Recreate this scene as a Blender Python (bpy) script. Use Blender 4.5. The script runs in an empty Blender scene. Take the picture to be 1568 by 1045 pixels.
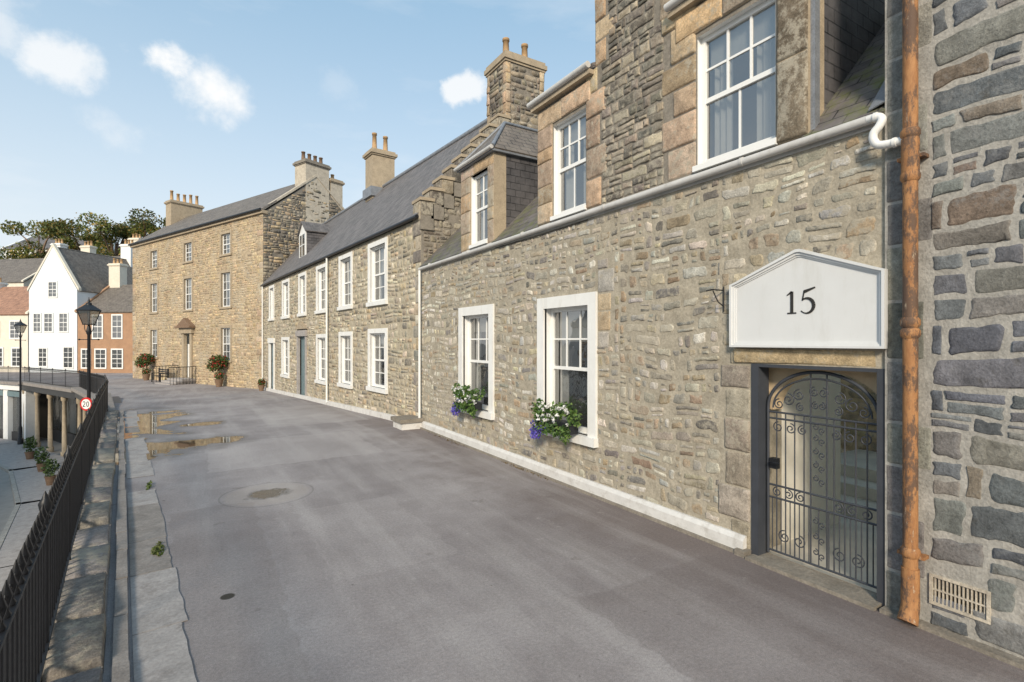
import bpy, math, random
import numpy as np
from mathutils import Vector, noise
R = random.Random(7)

# ------------------------------------------------------------------ materials
MATS = {}
def newmat(name):
    m = bpy.data.materials.new(name); m.use_nodes = True
    nt = m.node_tree; nt.nodes.clear()
    out = nt.nodes.new('ShaderNodeOutputMaterial')
    b = nt.nodes.new('ShaderNodeBsdfPrincipled')
    nt.links.new(b.outputs[0], out.inputs[0])
    MATS[name] = m
    return m, nt, b
def L(nt, a, b): nt.links.new(a, b)
def mathn(nt, op, a, b=None, c=None, clamp=False):
    n = nt.nodes.new('ShaderNodeMath'); n.operation = op; n.use_clamp = clamp
    for i, v in enumerate((a, b, c)):
        if v is None: continue
        if isinstance(v, (int, float)): n.inputs[i].default_value = v
        else: nt.links.new(v, n.inputs[i])
    return n.outputs[0]
def vmath(nt, op, a, b=None):
    n = nt.nodes.new('ShaderNodeVectorMath'); n.operation = op
    for i, v in enumerate((a, b)):
        if v is None: continue
        if isinstance(v, (tuple, list)): n.inputs[i].default_value = v
        else: nt.links.new(v, n.inputs[i])
    return n.outputs['Value'] if op == 'LENGTH' else n.outputs[0]
def noisen(nt, vec, scale, detail=6, rough=.6):
    n = nt.nodes.new('ShaderNodeTexNoise'); n.inputs['Scale'].default_value = scale
    n.inputs['Detail'].default_value = detail; n.inputs['Roughness'].default_value = rough
    nt.links.new(vec, n.inputs['Vector']); return n.outputs['Fac']
def rng_map(nt, v, a, b, c=0., d=1., smooth=False):
    n = nt.nodes.new('ShaderNodeMapRange'); n.clamp = True
    if smooth: n.interpolation_type = 'SMOOTHSTEP'
    nt.links.new(v, n.inputs[0])
    for i, x in enumerate((a, b, c, d)): n.inputs[i+1].default_value = x
    return n.outputs[0]
def mixc(nt, f, a, b, blend='MIX'):
    n = nt.nodes.new('ShaderNodeMix'); n.data_type = 'RGBA'; n.blend_type = blend
    for i, v in ((0, f), (6, a), (7, b)):
        if isinstance(v, (int, float)): n.inputs[i].default_value = v
        elif isinstance(v, (tuple, list)): n.inputs[i].default_value = (*v[:3], 1)
        else: nt.links.new(v, n.inputs[i])
    return n.outputs[2]
def grey(nt, f):
    cb = nt.nodes.new('ShaderNodeCombineXYZ')
    for i in range(3): L(nt, f, cb.inputs[i])
    return cb.outputs[0]
def bump(nt, b, h, strength, dist):
    n = nt.nodes.new('ShaderNodeBump'); n.inputs['Strength'].default_value = strength
    n.inputs['Distance'].default_value = dist
    nt.links.new(h, n.inputs['Height']); nt.links.new(n.outputs[0], b.inputs['Normal'])
def pos(nt): return nt.nodes.new('ShaderNodeNewGeometry').outputs['Position']
def colattr(nt):
    a = nt.nodes.new('ShaderNodeAttribute'); a.attribute_name = 'Col'; return a.outputs['Color']

def mat_stone(name='stone', smear=(.41, .37, .295), sm=.85, lo=.50):
    m, nt, b = newmat(name); p = pos(nt); c = colattr(nt)
    n1 = noisen(nt, p, 8, 8, .68); n2 = noisen(nt, p, 60, 5, .75); n3 = noisen(nt, p, .6, 4, .5)
    f = mathn(nt, 'MULTIPLY', rng_map(nt, n1, .3, .72, .60, 1.40), rng_map(nt, n2, .3, .7, .66, 1.34))
    f = mathn(nt, 'MULTIPLY', f, rng_map(nt, n3, .3, .7, .80, 1.2))
    col = mixc(nt, 1.0, c, grey(nt, f), 'MULTIPLY')
    n4 = noisen(nt, p, 13, 8, .75)
    n6 = noisen(nt, vmath(nt, 'ADD', p, (3, 9, 4)), .9, 4, .6)
    k = mathn(nt, 'ADD', n4, mathn(nt, 'MULTIPLY', mathn(nt, 'SUBTRACT', n6, .5), .7))
    col = mixc(nt, rng_map(nt, k, lo, lo+.12, 0, sm), col, smear)
    n5 = noisen(nt, vmath(nt, 'ADD', p, (13, 5, 2)), 4.5, 8, .8)
    col = mixc(nt, rng_map(nt, n5, .58, .68, 0, .6), col, (.085, .078, .066))
    L(nt, col, b.inputs['Base Color']); b.inputs['Roughness'].default_value = .92
    b.inputs['Specular IOR Level'].default_value = .25
    h = mathn(nt, 'ADD', n1, mathn(nt, 'MULTIPLY', n2, .45))
    bump(nt, b, h, 1.0, .016)
def mat_plain(name, col, rough=.6, var=.15, scale=6, bmp=.2, dist=.004, metal=0, spec=.4, dirt=None, streak=False):
    m, nt, b = newmat(name); p = pos(nt)
    n1 = noisen(nt, p, scale, 7, .65)
    a = tuple(x*(1-var) for x in col); c = tuple(min(1, x*(1+var)) for x in col)
    colr = mixc(nt, rng_map(nt, n1, .3, .7), a, c)
    if dirt:
        v = vmath(nt, 'MULTIPLY', p, (1, 1, .25)) if streak else p
        n2 = noisen(nt, v, 3.5, 8, .75)
        colr = mixc(nt, rng_map(nt, n2, .52, .72, 0, .75), colr, dirt)
    n3 = noisen(nt, p, scale*9, 4, .6)
    if var > .15: colr = mixc(nt, 1., colr, grey(nt, rng_map(nt, n3, .3, .7, .82, 1.18)), 'MULTIPLY')
    L(nt, colr, b.inputs['Base Color']); b.inputs['Roughness'].default_value = rough
    b.inputs['Metallic'].default_value = metal; b.inputs['Specular IOR Level'].default_value = spec
    bump(nt, b, mathn(nt, 'ADD', n1, mathn(nt, 'MULTIPLY', n3, .3)), bmp, dist)
def mat_slate(name, c1, c2, moss=.0, bw=.26, rh=.15):
    m, nt, b = newmat(name); uv = nt.nodes.new('ShaderNodeUVMap').outputs[0]; p = pos(nt)
    br = nt.nodes.new('ShaderNodeTexBrick'); L(nt, uv, br.inputs['Vector'])
    br.inputs['Color1'].default_value = (*c1, 1); br.inputs['Color2'].default_value = (*c2, 1)
    br.inputs['Mortar'].default_value = (.012, .012, .013, 1)
    br.inputs['Scale'].default_value = 1; br.inputs['Mortar Size'].default_value = .008
    br.inputs['Mortar Smooth'].default_value = .3
    br.inputs['Brick Width'].default_value = bw; br.inputs['Row Height'].default_value = rh
    n1 = noisen(nt, p, 3, 8, .7); n2 = noisen(nt, p, 30, 4, .6)
    col = mixc(nt, rng_map(nt, n1, .4, .7, 0, .6), br.outputs['Color'], tuple(x*1.9 for x in c2))
    if moss: col = mixc(nt, rng_map(nt, noisen(nt, p, 5, 8, .75), .62-moss*.25, .75-moss*.15, 0, .85), col, (.13, .15, .035))
    L(nt, col, b.inputs['Base Color']); b.inputs['Roughness'].default_value = .62
    sp = nt.nodes.new('ShaderNodeSeparateXYZ'); L(nt, uv, sp.inputs[0])
    saw = mathn(nt, 'FRACT', mathn(nt, 'DIVIDE', sp.outputs[1], rh))
    h = mathn(nt, 'SUBTRACT', mathn(nt, 'MULTIPLY', n2, .25), saw)
    h = mathn(nt, 'SUBTRACT', h, mathn(nt, 'MULTIPLY', br.outputs['Fac'], .7))
    bump(nt, b, h, .8, .014)
def outn(nt): return [n for n in nt.nodes if n.type == 'OUTPUT_MATERIAL'][0].inputs[0]
def mat_leaf(name='leaf'):
    m, nt, b = newmat(name); L(nt, colattr(nt), b.inputs['Base Color'])
    b.inputs['Roughness'].default_value = .6
    tr = nt.nodes.new('ShaderNodeBsdfTranslucent'); L(nt, colattr(nt), tr.inputs[0])
    mx = nt.nodes.new('ShaderNodeMixShader'); mx.inputs[0].default_value = .3
    L(nt, b.outputs[0], mx.inputs[1]); L(nt, tr.outputs[0], mx.inputs[2]); L(nt, mx.outputs[0], outn(nt))
def mat_glass(name='glass'):
    m, nt, b = newmat(name); p = pos(nt)
    b.inputs['Base Color'].default_value = (.05, .055, .06, 1); b.inputs['Roughness'].default_value = .02
    b.inputs['IOR'].default_value = 2.6; b.inputs['Specular IOR Level'].default_value = 1.0
    bump(nt, b, noisen(nt, p, 2.0, 2, .5), .16, .03)
    tr = nt.nodes.new('ShaderNodeBsdfTransparent'); tr.inputs[0].default_value = (.93, .95, .95, 1)
    mx = nt.nodes.new('ShaderNodeMixShader'); mx.inputs[0].default_value = .38
    L(nt, b.outputs[0], mx.inputs[1]); L(nt, tr.outputs[0], mx.inputs[2]); L(nt, mx.outputs[0], outn(nt))
def mat_asphalt(name='asphalt'):
    m, nt, b = newmat(name); p = pos(nt)
    p2 = vmath(nt, 'MULTIPLY', p, (1, 1, 0))
    big = noisen(nt, p2, .35, 5, .6); mid = noisen(nt, p2, 1.7, 8, .7); fine = noisen(nt, p2, 150, 3, .8)
    vfine = noisen(nt, p2, 38, 4, .7)
    col = mixc(nt, rng_map(nt, big, .36, .62), (.215, .192, .192), (.345, .318, .316))
    col = mixc(nt, rng_map(nt, mid, .45, .75, 0, .5), col, (.175, .152, .148))
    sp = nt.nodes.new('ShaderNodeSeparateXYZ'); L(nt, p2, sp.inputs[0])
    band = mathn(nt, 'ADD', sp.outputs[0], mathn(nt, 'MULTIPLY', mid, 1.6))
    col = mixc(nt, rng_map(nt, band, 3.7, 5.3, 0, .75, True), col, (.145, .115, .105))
    ss = noisen(nt, vmath(nt, 'MULTIPLY', p2, (1.6, .16, 0)), 1.3, 5, .6)
    col = mixc(nt, rng_map(nt, ss, .48, .66, 0, .42), col, (.42, .395, .385))
    st = noisen(nt, vmath(nt, 'ADD', p2, (7, 3, 0)), 3.4, 3, .5)
    col = mixc(nt, rng_map(nt, st, .68, .73, 0, .38), col, (.13, .105, .095))
    sc_ = noisen(nt, vmath(nt, 'ADD', p2, (1, 8, 0)), 5.5, 6, .7)
    col = mixc(nt, rng_map(nt, sc_, .62, .72, 0, .42), col, (.45, .42, .40))
    dots = noisen(nt, vmath(nt, 'ADD', p2, (4, 1, 0)), 11, 2, .4)
    col = mixc(nt, rng_map(nt, dots, .76, .79, 0, .6), col, (.08, .065, .06))
    def rect(x0, x1, y0, y1, s=.02):
        q = nt.nodes.new('ShaderNodeSeparateXYZ'); wv = nt.nodes.new('ShaderNodeTexNoise'); wv.inputs['Scale'].default_value = 3; L(nt, p2, wv.inputs['Vector'])
        L(nt, vmath(nt, 'ADD', p2, vmath(nt, 'MULTIPLY', vmath(nt, 'SUBTRACT', wv.outputs['Color'], (.5, .5, .5)), (.25, .25, 0))), q.inputs[0])
        a = mathn(nt, 'MULTIPLY', rng_map(nt, q.outputs[0], x0, x0+s), rng_map(nt, q.outputs[0], x1-s, x1, 1, 0))
        return mathn(nt, 'MULTIPLY', a, mathn(nt, 'MULTIPLY', rng_map(nt, q.outputs[1], y0, y0+s), rng_map(nt, q.outputs[1], y1-s, y1, 1, 0)))
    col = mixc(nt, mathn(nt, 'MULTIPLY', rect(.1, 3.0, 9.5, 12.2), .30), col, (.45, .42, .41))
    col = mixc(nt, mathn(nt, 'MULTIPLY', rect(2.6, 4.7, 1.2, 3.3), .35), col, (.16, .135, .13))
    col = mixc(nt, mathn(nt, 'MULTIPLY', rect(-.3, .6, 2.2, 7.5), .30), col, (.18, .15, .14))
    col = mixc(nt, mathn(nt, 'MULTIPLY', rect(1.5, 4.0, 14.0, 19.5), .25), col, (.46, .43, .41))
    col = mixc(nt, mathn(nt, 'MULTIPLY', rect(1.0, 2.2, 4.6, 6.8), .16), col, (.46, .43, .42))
    f = mathn(nt, 'MULTIPLY', rng_map(nt, fine, .3, .7, .66, 1.34), rng_map(nt, vfine, .3, .7, .82, 1.18))
    col = mixc(nt, 1., col, grey(nt, f), 'MULTIPLY')
    def ell(cx, cy, rx, ry):
        v = vmath(nt, 'MULTIPLY', vmath(nt, 'SUBTRACT', p2, (cx, cy, 0)), (1/rx, 1/ry, 0))
        return mathn(nt, 'SUBTRACT', 1.0, vmath(nt, 'LENGTH', v))
    e = ell(-1.35, 17.2, 1.1, 4.6)
    e = mathn(nt, 'MAXIMUM', e, ell(-.35, 12.6, 1.35, 1.0))
    e = mathn(nt, 'MAXIMUM', e, ell(-1.0, 11.6, .8, .7))
    e = mathn(nt, 'MAXIMUM', e, ell(-.1, 16.0, .9, .5))
    e = mathn(nt, 'ADD', e, mathn(nt, 'MULTIPLY', mathn(nt, 'SUBTRACT', noisen(nt, p2, 1.1, 4, .5), .5), 2.6))
    pud = rng_map(nt, e, .26, .36, smooth=True); damp = rng_map(nt, e, -.2, .34, 0, .6)
    e2 = mathn(nt, 'ADD', ell(.8, 7.76, .38, .38), mathn(nt, 'MULTIPLY', mathn(nt, 'SUBTRACT', noisen(nt, p2, 5, 4, .6), .5), 1.6))
    e3 = rng_map(nt, ell(.197, 4.81, .06, .06), 0, .2)
    w2 = rng_map(nt, e2, .25, .5)
    pud2 = mathn(nt, 'MAXIMUM', pud, mathn(nt, 'MULTIPLY', w2, .8))
    ring = ell(.8, 7.76, .62, .62)
    rg = rng_map(nt, mathn(nt, 'ABSOLUTE', mathn(nt, 'SUBTRACT', ring, .06)), .0, .03, .4, 0)
    col = mixc(nt, rg, col, (.08, .07, .06))
    col = mixc(nt, rng_map(nt, ring, .1, .2, 0, .35), col, (.36, .315, .275))
    col = mixc(nt, damp, col, (.10, .086, .073))
    col = mixc(nt, mathn(nt, 'MAXIMUM', pud2, e3), col, (.04, .034, .024))
    L(nt, col, b.inputs['Base Color'])
    L(nt, mathn(nt, 'SUBTRACT', .8, mathn(nt, 'ADD', mathn(nt, 'MULTIPLY', pud2, .77), mathn(nt, 'MULTIPLY', mathn(nt, 'MULTIPLY', damp, mathn(nt, 'SUBTRACT', 1., pud2)), .4))), b.inputs['Roughness'])
    hh = mathn(nt, 'MULTIPLY', mathn(nt, 'ADD', mathn(nt, 'ADD', fine, vfine), mathn(nt, 'MULTIPLY', mid, 3)), mathn(nt, 'SUBTRACT', 1., pud2))
    bump(nt, b, hh, .7, .005)
def mat_rust(name='rust'):
    m, nt, b = newmat(name); p = pos(nt)
    n1 = noisen(nt, vmath(nt, 'MULTIPLY', p, (1, 1, .3)), 16, 8, .75); n2 = noisen(nt, vmath(nt, 'MULTIPLY', p, (1, 1, .4)), 7, 8, .8)
    col = mixc(nt, rng_map(nt, n1, .4, .6), (.40, .20, .08), (.27, .12, .045))
    col = mixc(nt, rng_map(nt, n2, .48, .54, 0, .9), col, (.09, .058, .042))
    col = mixc(nt, rng_map(nt, n1, .60, .66, 0, .9), col, (.46, .37, .26))
    L(nt, col, b.inputs['Base Color']); b.inputs['Roughness'].default_value = .75
    bump(nt, b, mathn(nt, 'ADD', n1, n2), .8, .006)

mat_stone(); mat_stone('stone_r', (.27, .272, .265), .45, .54); mat_leaf(); mat_glass(); mat_asphalt(); mat_rust()
mat_plain('mortar1', (.375, .335, .265), .95, .22, 5, .9, .02, spec=.2, dirt=(.25, .22, .17))
mat_plain('mortar_right', (.35, .335, .305), .95, .2, 5, .9, .02, spec=.2, dirt=(.20, .19, .17))
mat_plain('mortar_up', (.24, .215, .18), .95, .2, 5, .9, .02, spec=.2, dirt=(.13, .115, .095))
mat_plain('mortar2', (.42, .37, .28), .95, .2, 4, .8, .02, spec=.2, dirt=(.28, .24, .17))
mat_plain('mortar3', (.42, .34, .235), .95, .2, 4, .8, .02, spec=.2, dirt=(.29, .225, .15))
mat_plain('white', (.76, .76, .74), .45, .04, 5, .15, .003, dirt=(.58, .56, .52), streak=True)
mat_plain('guttergrey', (.55, .54, .52), .5, .12, 7, .3, .004, dirt=(.28, .26, .23))
mat_plain('sashwhite', (.80, .80, .78), .35, .02, 5, .05, .001)
mat_plain('signwhite', (.64, .65, .65), .5, .03, 3, .08, .002, dirt=(.56, .56, .54), streak=True)
mat_plain('plinthwhite', (.64, .63, .61), .6, .08, 8, .5, .006, dirt=(.36, .33, .29))
mat_plain('cream', (.68, .63, .53), .8, .06, 2, .3, .005, dirt=(.56, .50, .41))
mat_plain('whitewash', (.76, .76, .74), .8, .04, 2, .3, .005, dirt=(.64, .63, .59))
mat_plain('palebl', (.68, .72, .74), .8, .05, 2, .3, .005, dirt=(.58, .61, .62))
mat_plain('orange', (.36, .215, .13), .85, .14, 2, .3, .005, dirt=(.27, .18, .12))
mat_plain('buff', (.38, .31, .22), .85, .22, 7, .6, .008, dirt=(.20, .165, .125))
mat_plain('harl', (.48, .43, .35), .9, .18, 6, .8, .015, dirt=(.24, .20, .16))
mat_plain('iron', (.014, .015, .018), .45, .2, 20, .3, .003)
mat_plain('gatedark', (.05, .055, .066), .45, .12, 8, .15, .002)
mat_plain('lead', (.24, .255, .28), .5, .2, 6, .4, .006, metal=.3)
mat_plain('unlit_inside', (.08, .073, .062), .9, .1, 3, 0, .001)  # unlit interiors behind openings: their darkness is put into the colour
mat_plain('curtain', (.78, .77, .73), .9, .06, 8, .5, .02)
mat_plain('passwall', (.88, .84, .74), .85, .03, 3, .3, .006, dirt=(.80, .74, .62))
mat_plain('passtan', (.74, .58, .38), .85, .15, 4, .6, .01)
mat_plain('pot', (.46, .30, .16), .8, .2, 10, .4, .006)
mat_plain('potdark', (.20, .13, .085), .8, .2, 10, .4, .006)
mat_plain('concrete', (.35, .325, .31), .85, .18, 5, .7, .008, dirt=(.20, .175, .16))
mat_plain('kerbstone', (.26, .235, .215), .9, .2, 6, .8, .012, dirt=(.15, .13, .115))
mat_plain('paleflag', (.70, .65, .56), .85, .12, 4, .3, .006)
mat_plain('streetgrey', (.27, .255, .235), .85, .12, 1.3, .4, .006, dirt=(.19, .175, .16))
mat_plain('doorteal', (.14, .20, .215), .5, .1, 5, .1, .002)
mat_plain('doordark', (.03, .03, .032), .4, .1, 5, .1, .002)
mat_plain('red', (.55, .02, .02), .4, .03, 5, 0, .001)
mat_plain('digit', (.03, .028, .025), .5, .05, 5, 0, .001)
mat_slate('slate', (.105, .098, .095), (.145, .132, .128), 0)
mat_slate('slate_moss', (.085, .075, .073), (.13, .118, .112), .6)
mat_slate('slate_brown', (.12, .10, .085), (.155, .135, .115), .1)
mat_slate('slate_hung', (.060, .058, .062), (.090, .085, .088), 0, .22, .13)
mat_slate('redtile', (.25, .135, .085), (.31, .17, .11), 0, .25, .3)

# ------------------------------------------------------------------ builder
class Fr:
    def __init__(s, P, du, dw, dz=(0, 0, 1)):
        s.P = Vector(P); s.du = Vector(du).normalized(); s.dw = Vector(dw).normalized(); s.dz = Vector(dz).normalized()
    def __call__(s, u, z, w=0.): return s.P + s.du*u + s.dz*z + s.dw*w
class B:
    def __init__(s): s.v = []; s.f = []; s.m = []; s.c = []; s.sm = []; s.names = []
    def mi(s, n):
        if n not in s.names: s.names.append(n)
        return s.names.index(n)
    def add(s, vs, fs, mat, col=(1, 1, 1), smooth=False):
        o = len(s.v); s.v.extend([tuple(p) for p in vs]); k = s.mi(mat)
        for f in fs:
            s.f.append([o+i for i in f]); s.m.append(k); s.c.append(col); s.sm.append(smooth)
    def poly(s, pts, mat, col=(1, 1, 1)): s.add(pts, [list(range(len(pts)))], mat, col)
    def hexa(s, p, mat, col=(1, 1, 1)):
        s.add(p, [(0, 1, 2, 3), (4, 7, 6, 5), (0, 4, 5, 1), (1, 5, 6, 2), (2, 6, 7, 3), (3, 7, 4, 0)], mat, col)
    def box(s, F, u0, u1, z0, z1, w0, w1, mat, col=(1, 1, 1)):
        s.hexa([F(u0, z0, w0), F(u1, z0, w0), F(u1, z1, w0), F(u0, z1, w0), F(u0, z0, w1), F(u1, z0, w1), F(u1, z1, w1), F(u0, z1, w1)], mat, col)
    def prism(s, F, pts, w0, w1, mat, col=(1, 1, 1)):
        n = len(pts); vs = [F(a, b, w0) for a, b in pts]+[F(a, b, w1) for a, b in pts]
        fs = [list(range(n)), list(range(2*n-1, n-1, -1))]+[(i, (i+1) % n, n+(i+1) % n, n+i) for i in range(n)]
        s.add(vs, fs, mat, col)
    def tube(s, pts, r, mat, n=8, col=(1, 1, 1), rs=None, cap=True):
        pts = [Vector(p) for p in pts]; vs = []; fs = []; m = len(pts); prev = None
        for i, p in enumerate(pts):
            t = (pts[min(i+1, m-1)]-pts[max(i-1, 0)])
            t = t.normalized() if t.length > 1e-9 else Vector((0, 0, 1))
            if prev is None: a = t.cross(Vector((0, 0, 1)) if abs(t.z) < .9 else Vector((1, 0, 0))).normalized()
            else:
                a = prev-t*prev.dot(t); a = a.normalized() if a.length > 1e-6 else t.orthogonal().normalized()
            prev = a; b2 = t.cross(a); rr = rs[i] if rs else r
            for k in range(n):
                an = 2*math.pi*k/n; vs.append(p+(a*math.cos(an)+b2*math.sin(an))*rr)
        for i in range(m-1):
            for k in range(n): fs.append((i*n+k, i*n+(k+1) % n, (i+1)*n+(k+1) % n, (i+1)*n+k))
        s.add(vs, fs, mat, col, True)
        if cap: s.add(vs[:n]+vs[-n:], [list(range(n)), list(range(n, 2*n))], mat, col)
    def leaves(s, c, rad, n, size, pal, mat='leaf', droop=0):
        c = Vector(c)
        for _ in range(n):
            while True:
                q = Vector((R.uniform(-1, 1), R.uniform(-1, 1), R.uniform(-1, 1)))
                if .15 < q.length < 1: break
            q = q*(.75+.25*R.random())
            p = c+Vector((q.x*rad[0], q.y*rad[1], q.z*rad[2]))
            a = Vector((R.uniform(-1, 1), R.uniform(-1, 1), R.uniform(-1, 1))).normalized()
            b = a.cross(Vector((R.uniform(-1, 1), R.uniform(-1, 1), R.uniform(-1, 1)))).normalized()
            sz = size*R.uniform(.6, 1.4); cl = R.choice(pal); k = R.uniform(.7, 1.3)
            cl = tuple(x*k for x in cl)
            s.add([p-a*sz, p-b*sz*.55, p+a*sz, p+b*sz*.55], [(0, 1, 2, 3)], mat, cl)
    def build(s, name, parent=None, origin=(0, 0, 0)):
        o0 = Vector(origin)
        me = bpy.data.meshes.new(name)
        vv = np.array(s.v, dtype=np.float64)-np.array(o0) if not parent else np.array(s.v)-np.array(parent.location)
        me.from_pydata(vv.tolist(), [], s.f)
        for n in s.names: me.materials.append(MATS[n])
        me.polygons.foreach_set('material_index', s.m); me.polygons.foreach_set('use_smooth', s.sm)
        lens = np.array([len(f) for f in s.f]); cols = np.repeat(np.array([(*c, 1.) for c in s.c], dtype=np.float32), lens, axis=0)
        at = me.color_attributes.new('Col', 'FLOAT_COLOR', 'CORNER'); at.data.foreach_set('color', cols.ravel())
        uvl = me.uv_layers.new(name='UVMap'); uvs = []
        V = s.v
        for f in s.f:
            a, b, c = Vector(V[f[0]]), Vector(V[f[1]]), Vector(V[f[2]])
            n = (b-a).cross(c-a)
            if n.length < 1e-12: n = Vector((0, 0, 1))
            n.normalize()
            if n.z < 0: n = -n
            t = Vector((0, 0, 1)).cross(n) if abs(n.z) < .99 else Vector((1, 0, 0))
            t.normalize(); bb = n.cross(t)
            for i in f:
                p = Vector(V[i]); uvs += [p.dot(t), p.dot(bb)]
        uvl.data.foreach_set('uv', uvs)
        ob = bpy.data.objects.new(name, me); bpy.context.scene.collection.objects.link(ob)
        if parent: ob.parent = parent
        else: ob.location = o0
        return ob
def empty(name, loc):
    e = bpy.data.objects.new(name, None); e.location = loc; e.empty_display_size = .3
    bpy.context.scene.collection.objects.link(e); return e

# ------------------------------------------------------------------ masonry
SMAT = ['stone']
def stone(b, F, u0, u1, z0, z1, col, h=.015, gap=.016, jit=.16, rnd=.24, w0=0., warp=None, detail=True, bev=None):
    g = gap*R.uniform(.4, 1.3)/2
    u0 += g; u1 -= g; z0 += g; z1 -= g
    if u1-u0 < .02 or z1-z0 < .02: return
    k = min(u1-u0, z1-z0)
    J = lambda: R.uniform(0, jit)*k
    c = [(u0+J(), z0+J()), (u1-J(), z0+J()), (u1-J(), z1-J()), (u0+J(), z1-J())]
    pts = []
    for i in range(4):
        p = c[i]; q = c[(i+1) % 4]; pr = c[i-1]
        r = rnd*R.uniform(.3, 1.6)*k
        def to(a, bq, r):
            d = math.hypot(bq[0]-a[0], bq[1]-a[1]) or 1; t = min(.45, r/d); return (a[0]+(bq[0]-a[0])*t, a[1]+(bq[1]-a[1])*t)
        pts.append(to(p, pr, r))
        if detail:
            e1 = to(p, pr, r); e2 = to(p, q, r); pts.append((p[0]*.45+(e1[0]+e2[0])*.275, p[1]*.45+(e1[1]+e2[1])*.275))
        pts.append(to(p, q, r))
        if detail:
            mx = ((p[0]+q[0])/2, (p[1]+q[1])/2); o = R.uniform(-.06, .02)*k*(jit > .05)
            cx, cy = (u0+u1)/2, (z0+z1)/2
            dx, dy = mx[0]-cx, mx[1]-cy; d = math.hypot(dx, dy) or 1
            pts.append((mx[0]+dx/d*o, mx[1]+dy/d*o))
    if warp: pts = [warp(*p) for p in pts]
    if detail and jit > .05:
        new = []; m = len(pts); am = min(.012, k*.09); sd_ = R.uniform(0, 50)
        for i in range(m):
            p, q = pts[i], pts[(i+1) % m]; d = math.hypot(q[0]-p[0], q[1]-p[1]); t_ = max(1, min(4, int(d/.03)))
            for j in range(t_): new.append((p[0]+(q[0]-p[0])*j/t_, p[1]+(q[1]-p[1])*j/t_))
        pts = []
        for (x, y) in new:
            nv = noise.noise_vector(Vector((x*17, y*17, sd_))); nv2 = noise.noise_vector(Vector((x*45, y*45, sd_)))
            pts.append((x+nv.x*am*1.4+nv2.x*am*.5, y+nv.y*am*1.4+nv2.y*am*.5))
    n = len(pts); cx = sum(p[0] for p in pts)/n; cy = sum(p[1] for p in pts)/n
    hh = h*R.uniform(.4, 1.5); tx = R.uniform(-.25, .25)*hh/k; ty = R.uniform(-.25, .25)*hh/k
    def ring(off, w):
        res = []
        for (x, y) in pts:
            dx, dy = cx-x, cy-y; d = math.hypot(dx, dy) or 1; t = min(.6, off/d)
            res.append(F(x+dx*t, y+dy*t, w0+w+(x-cx)*tx*(w > 0)+(y-cy)*ty*(w > 0)))
        return res
    kk = R.uniform(.80, 1.22); cc = tuple(x*kk*R.uniform(.96, 1.04) for x in col)
    b1 = bev if bev else min(k*.07, .012)
    if detail:
        vs = ring(0, -.004)+ring(b1, hh*.75)+ring(b1*2.4, hh)
        fs = [(r*n+i, r*n+(i+1) % n, (r+1)*n+(i+1) % n, (r+1)*n+i) for r in range(2) for i in range(n)]+[list(range(2*n, 3*n))]
    else:
        vs = ring(0, -.004)+ring(k*.08, hh)
        fs = [(i, (i+1) % n, n+(i+1) % n, n+i) for i in range(n)]+[list(range(n, 2*n))]
    b.add(vs, fs, SMAT[0], cc, True)
def rubble(b, F, u0, u1, z0, z1, ops, sw, sh, pal, inside=None, seed=0, h=.015, gap=.018, jit=.16, rnd=.24, amp=.05, skip=.03, detail=True, w0=0.):
    def warp(u, z):
        e = min(1, max(0, min(u-u0, u1-u, .15)/.15))
        return (u+noise.noise(Vector((u*1.6, z*1.6, seed)))*amp*e, z+noise.noise(Vector((u*1.3, z*1.3, seed+9)))*amp*min(1, max(0, min(z-z0, z1-z, .15)/.15)))
    z = z0
    while z < z1-.03:
        rh = sh*R.uniform(.65, 1.4)
        if z+rh > z1-.06: rh = z1-z
        zm = z+rh/2; iv = [(u0, u1)]
        for (a, c, d, e) in ops:
            if d-.03 < zm < e+.03:
                nv = []
                for (p, q) in iv:
                    if c <= p or a >= q: nv.append((p, q)); continue
                    if a > p: nv.append((p, a))
                    if c < q: nv.append((c, q))
                iv = nv
        for (p, q) in iv:
            u = p
            while u < q-.03:
                w = sw*R.choice((.45, .6, .8, 1, 1, 1.2, 1.5, 1.9))*R.uniform(.85, 1.15)
                if u+w > q-.08: w = q-u
                cm = (u+w/2, zm)
                if inside is None or inside(*cm):
                    if R.random() > skip:
                        col = R.choice(pal); s = R.random()
                        if s < .25 and rh > sh*.95:
                            k = R.uniform(.4, .6)
                            stone(b, F, u, u+w, z, z+rh*k, col, h, gap, jit, rnd, w0, warp, detail)
                            stone(b, F, u, u+w, z+rh*k, z+rh, R.choice(pal), h, gap, jit, rnd, w0, warp, detail)
                        elif s < .38 and w > sw*.9:
                            k = R.uniform(.35, .65); kz = R.uniform(.4, .6)
                            stone(b, F, u, u+w*k, z, z+rh, col, h, gap, jit, rnd, w0, warp, detail)
                            stone(b, F, u+w*k, u+w, z, z+rh*kz, R.choice(pal), h, gap, jit, rnd, w0, warp, detail)
                            stone(b, F, u+w*k, u+w, z+rh*kz, z+rh, R.choice(pal), h, gap, jit, rnd, w0, warp, detail)
                        else: stone(b, F, u, u+w, z, z+rh, col, h, gap, jit, rnd, w0, warp, detail)
                u += w
        z += rh
def wallplane(b, F, u0, u1, z0, z1, ops, mat, w=0.):
    us = sorted(set([u0, u1]+[x for o in ops for x in o[:2] if u0 < x < u1])); zs = sorted(set([z0, z1]+[x for o in ops for x in o[2:4] if z0 < x < z1]))
    for i in range(len(us)-1):
        for j in range(len(zs)-1):
            um = (us[i]+us[i+1])/2; zm = (zs[j]+zs[j+1])/2
            if any(o[0] < um < o[1] and o[2] < zm < o[3] for o in ops): continue
            b.poly([F(us[i], zs[j], w), F(us[i+1], zs[j], w), F(us[i+1], zs[j+1], w), F(us[i], zs[j+1], w)], mat)
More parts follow.
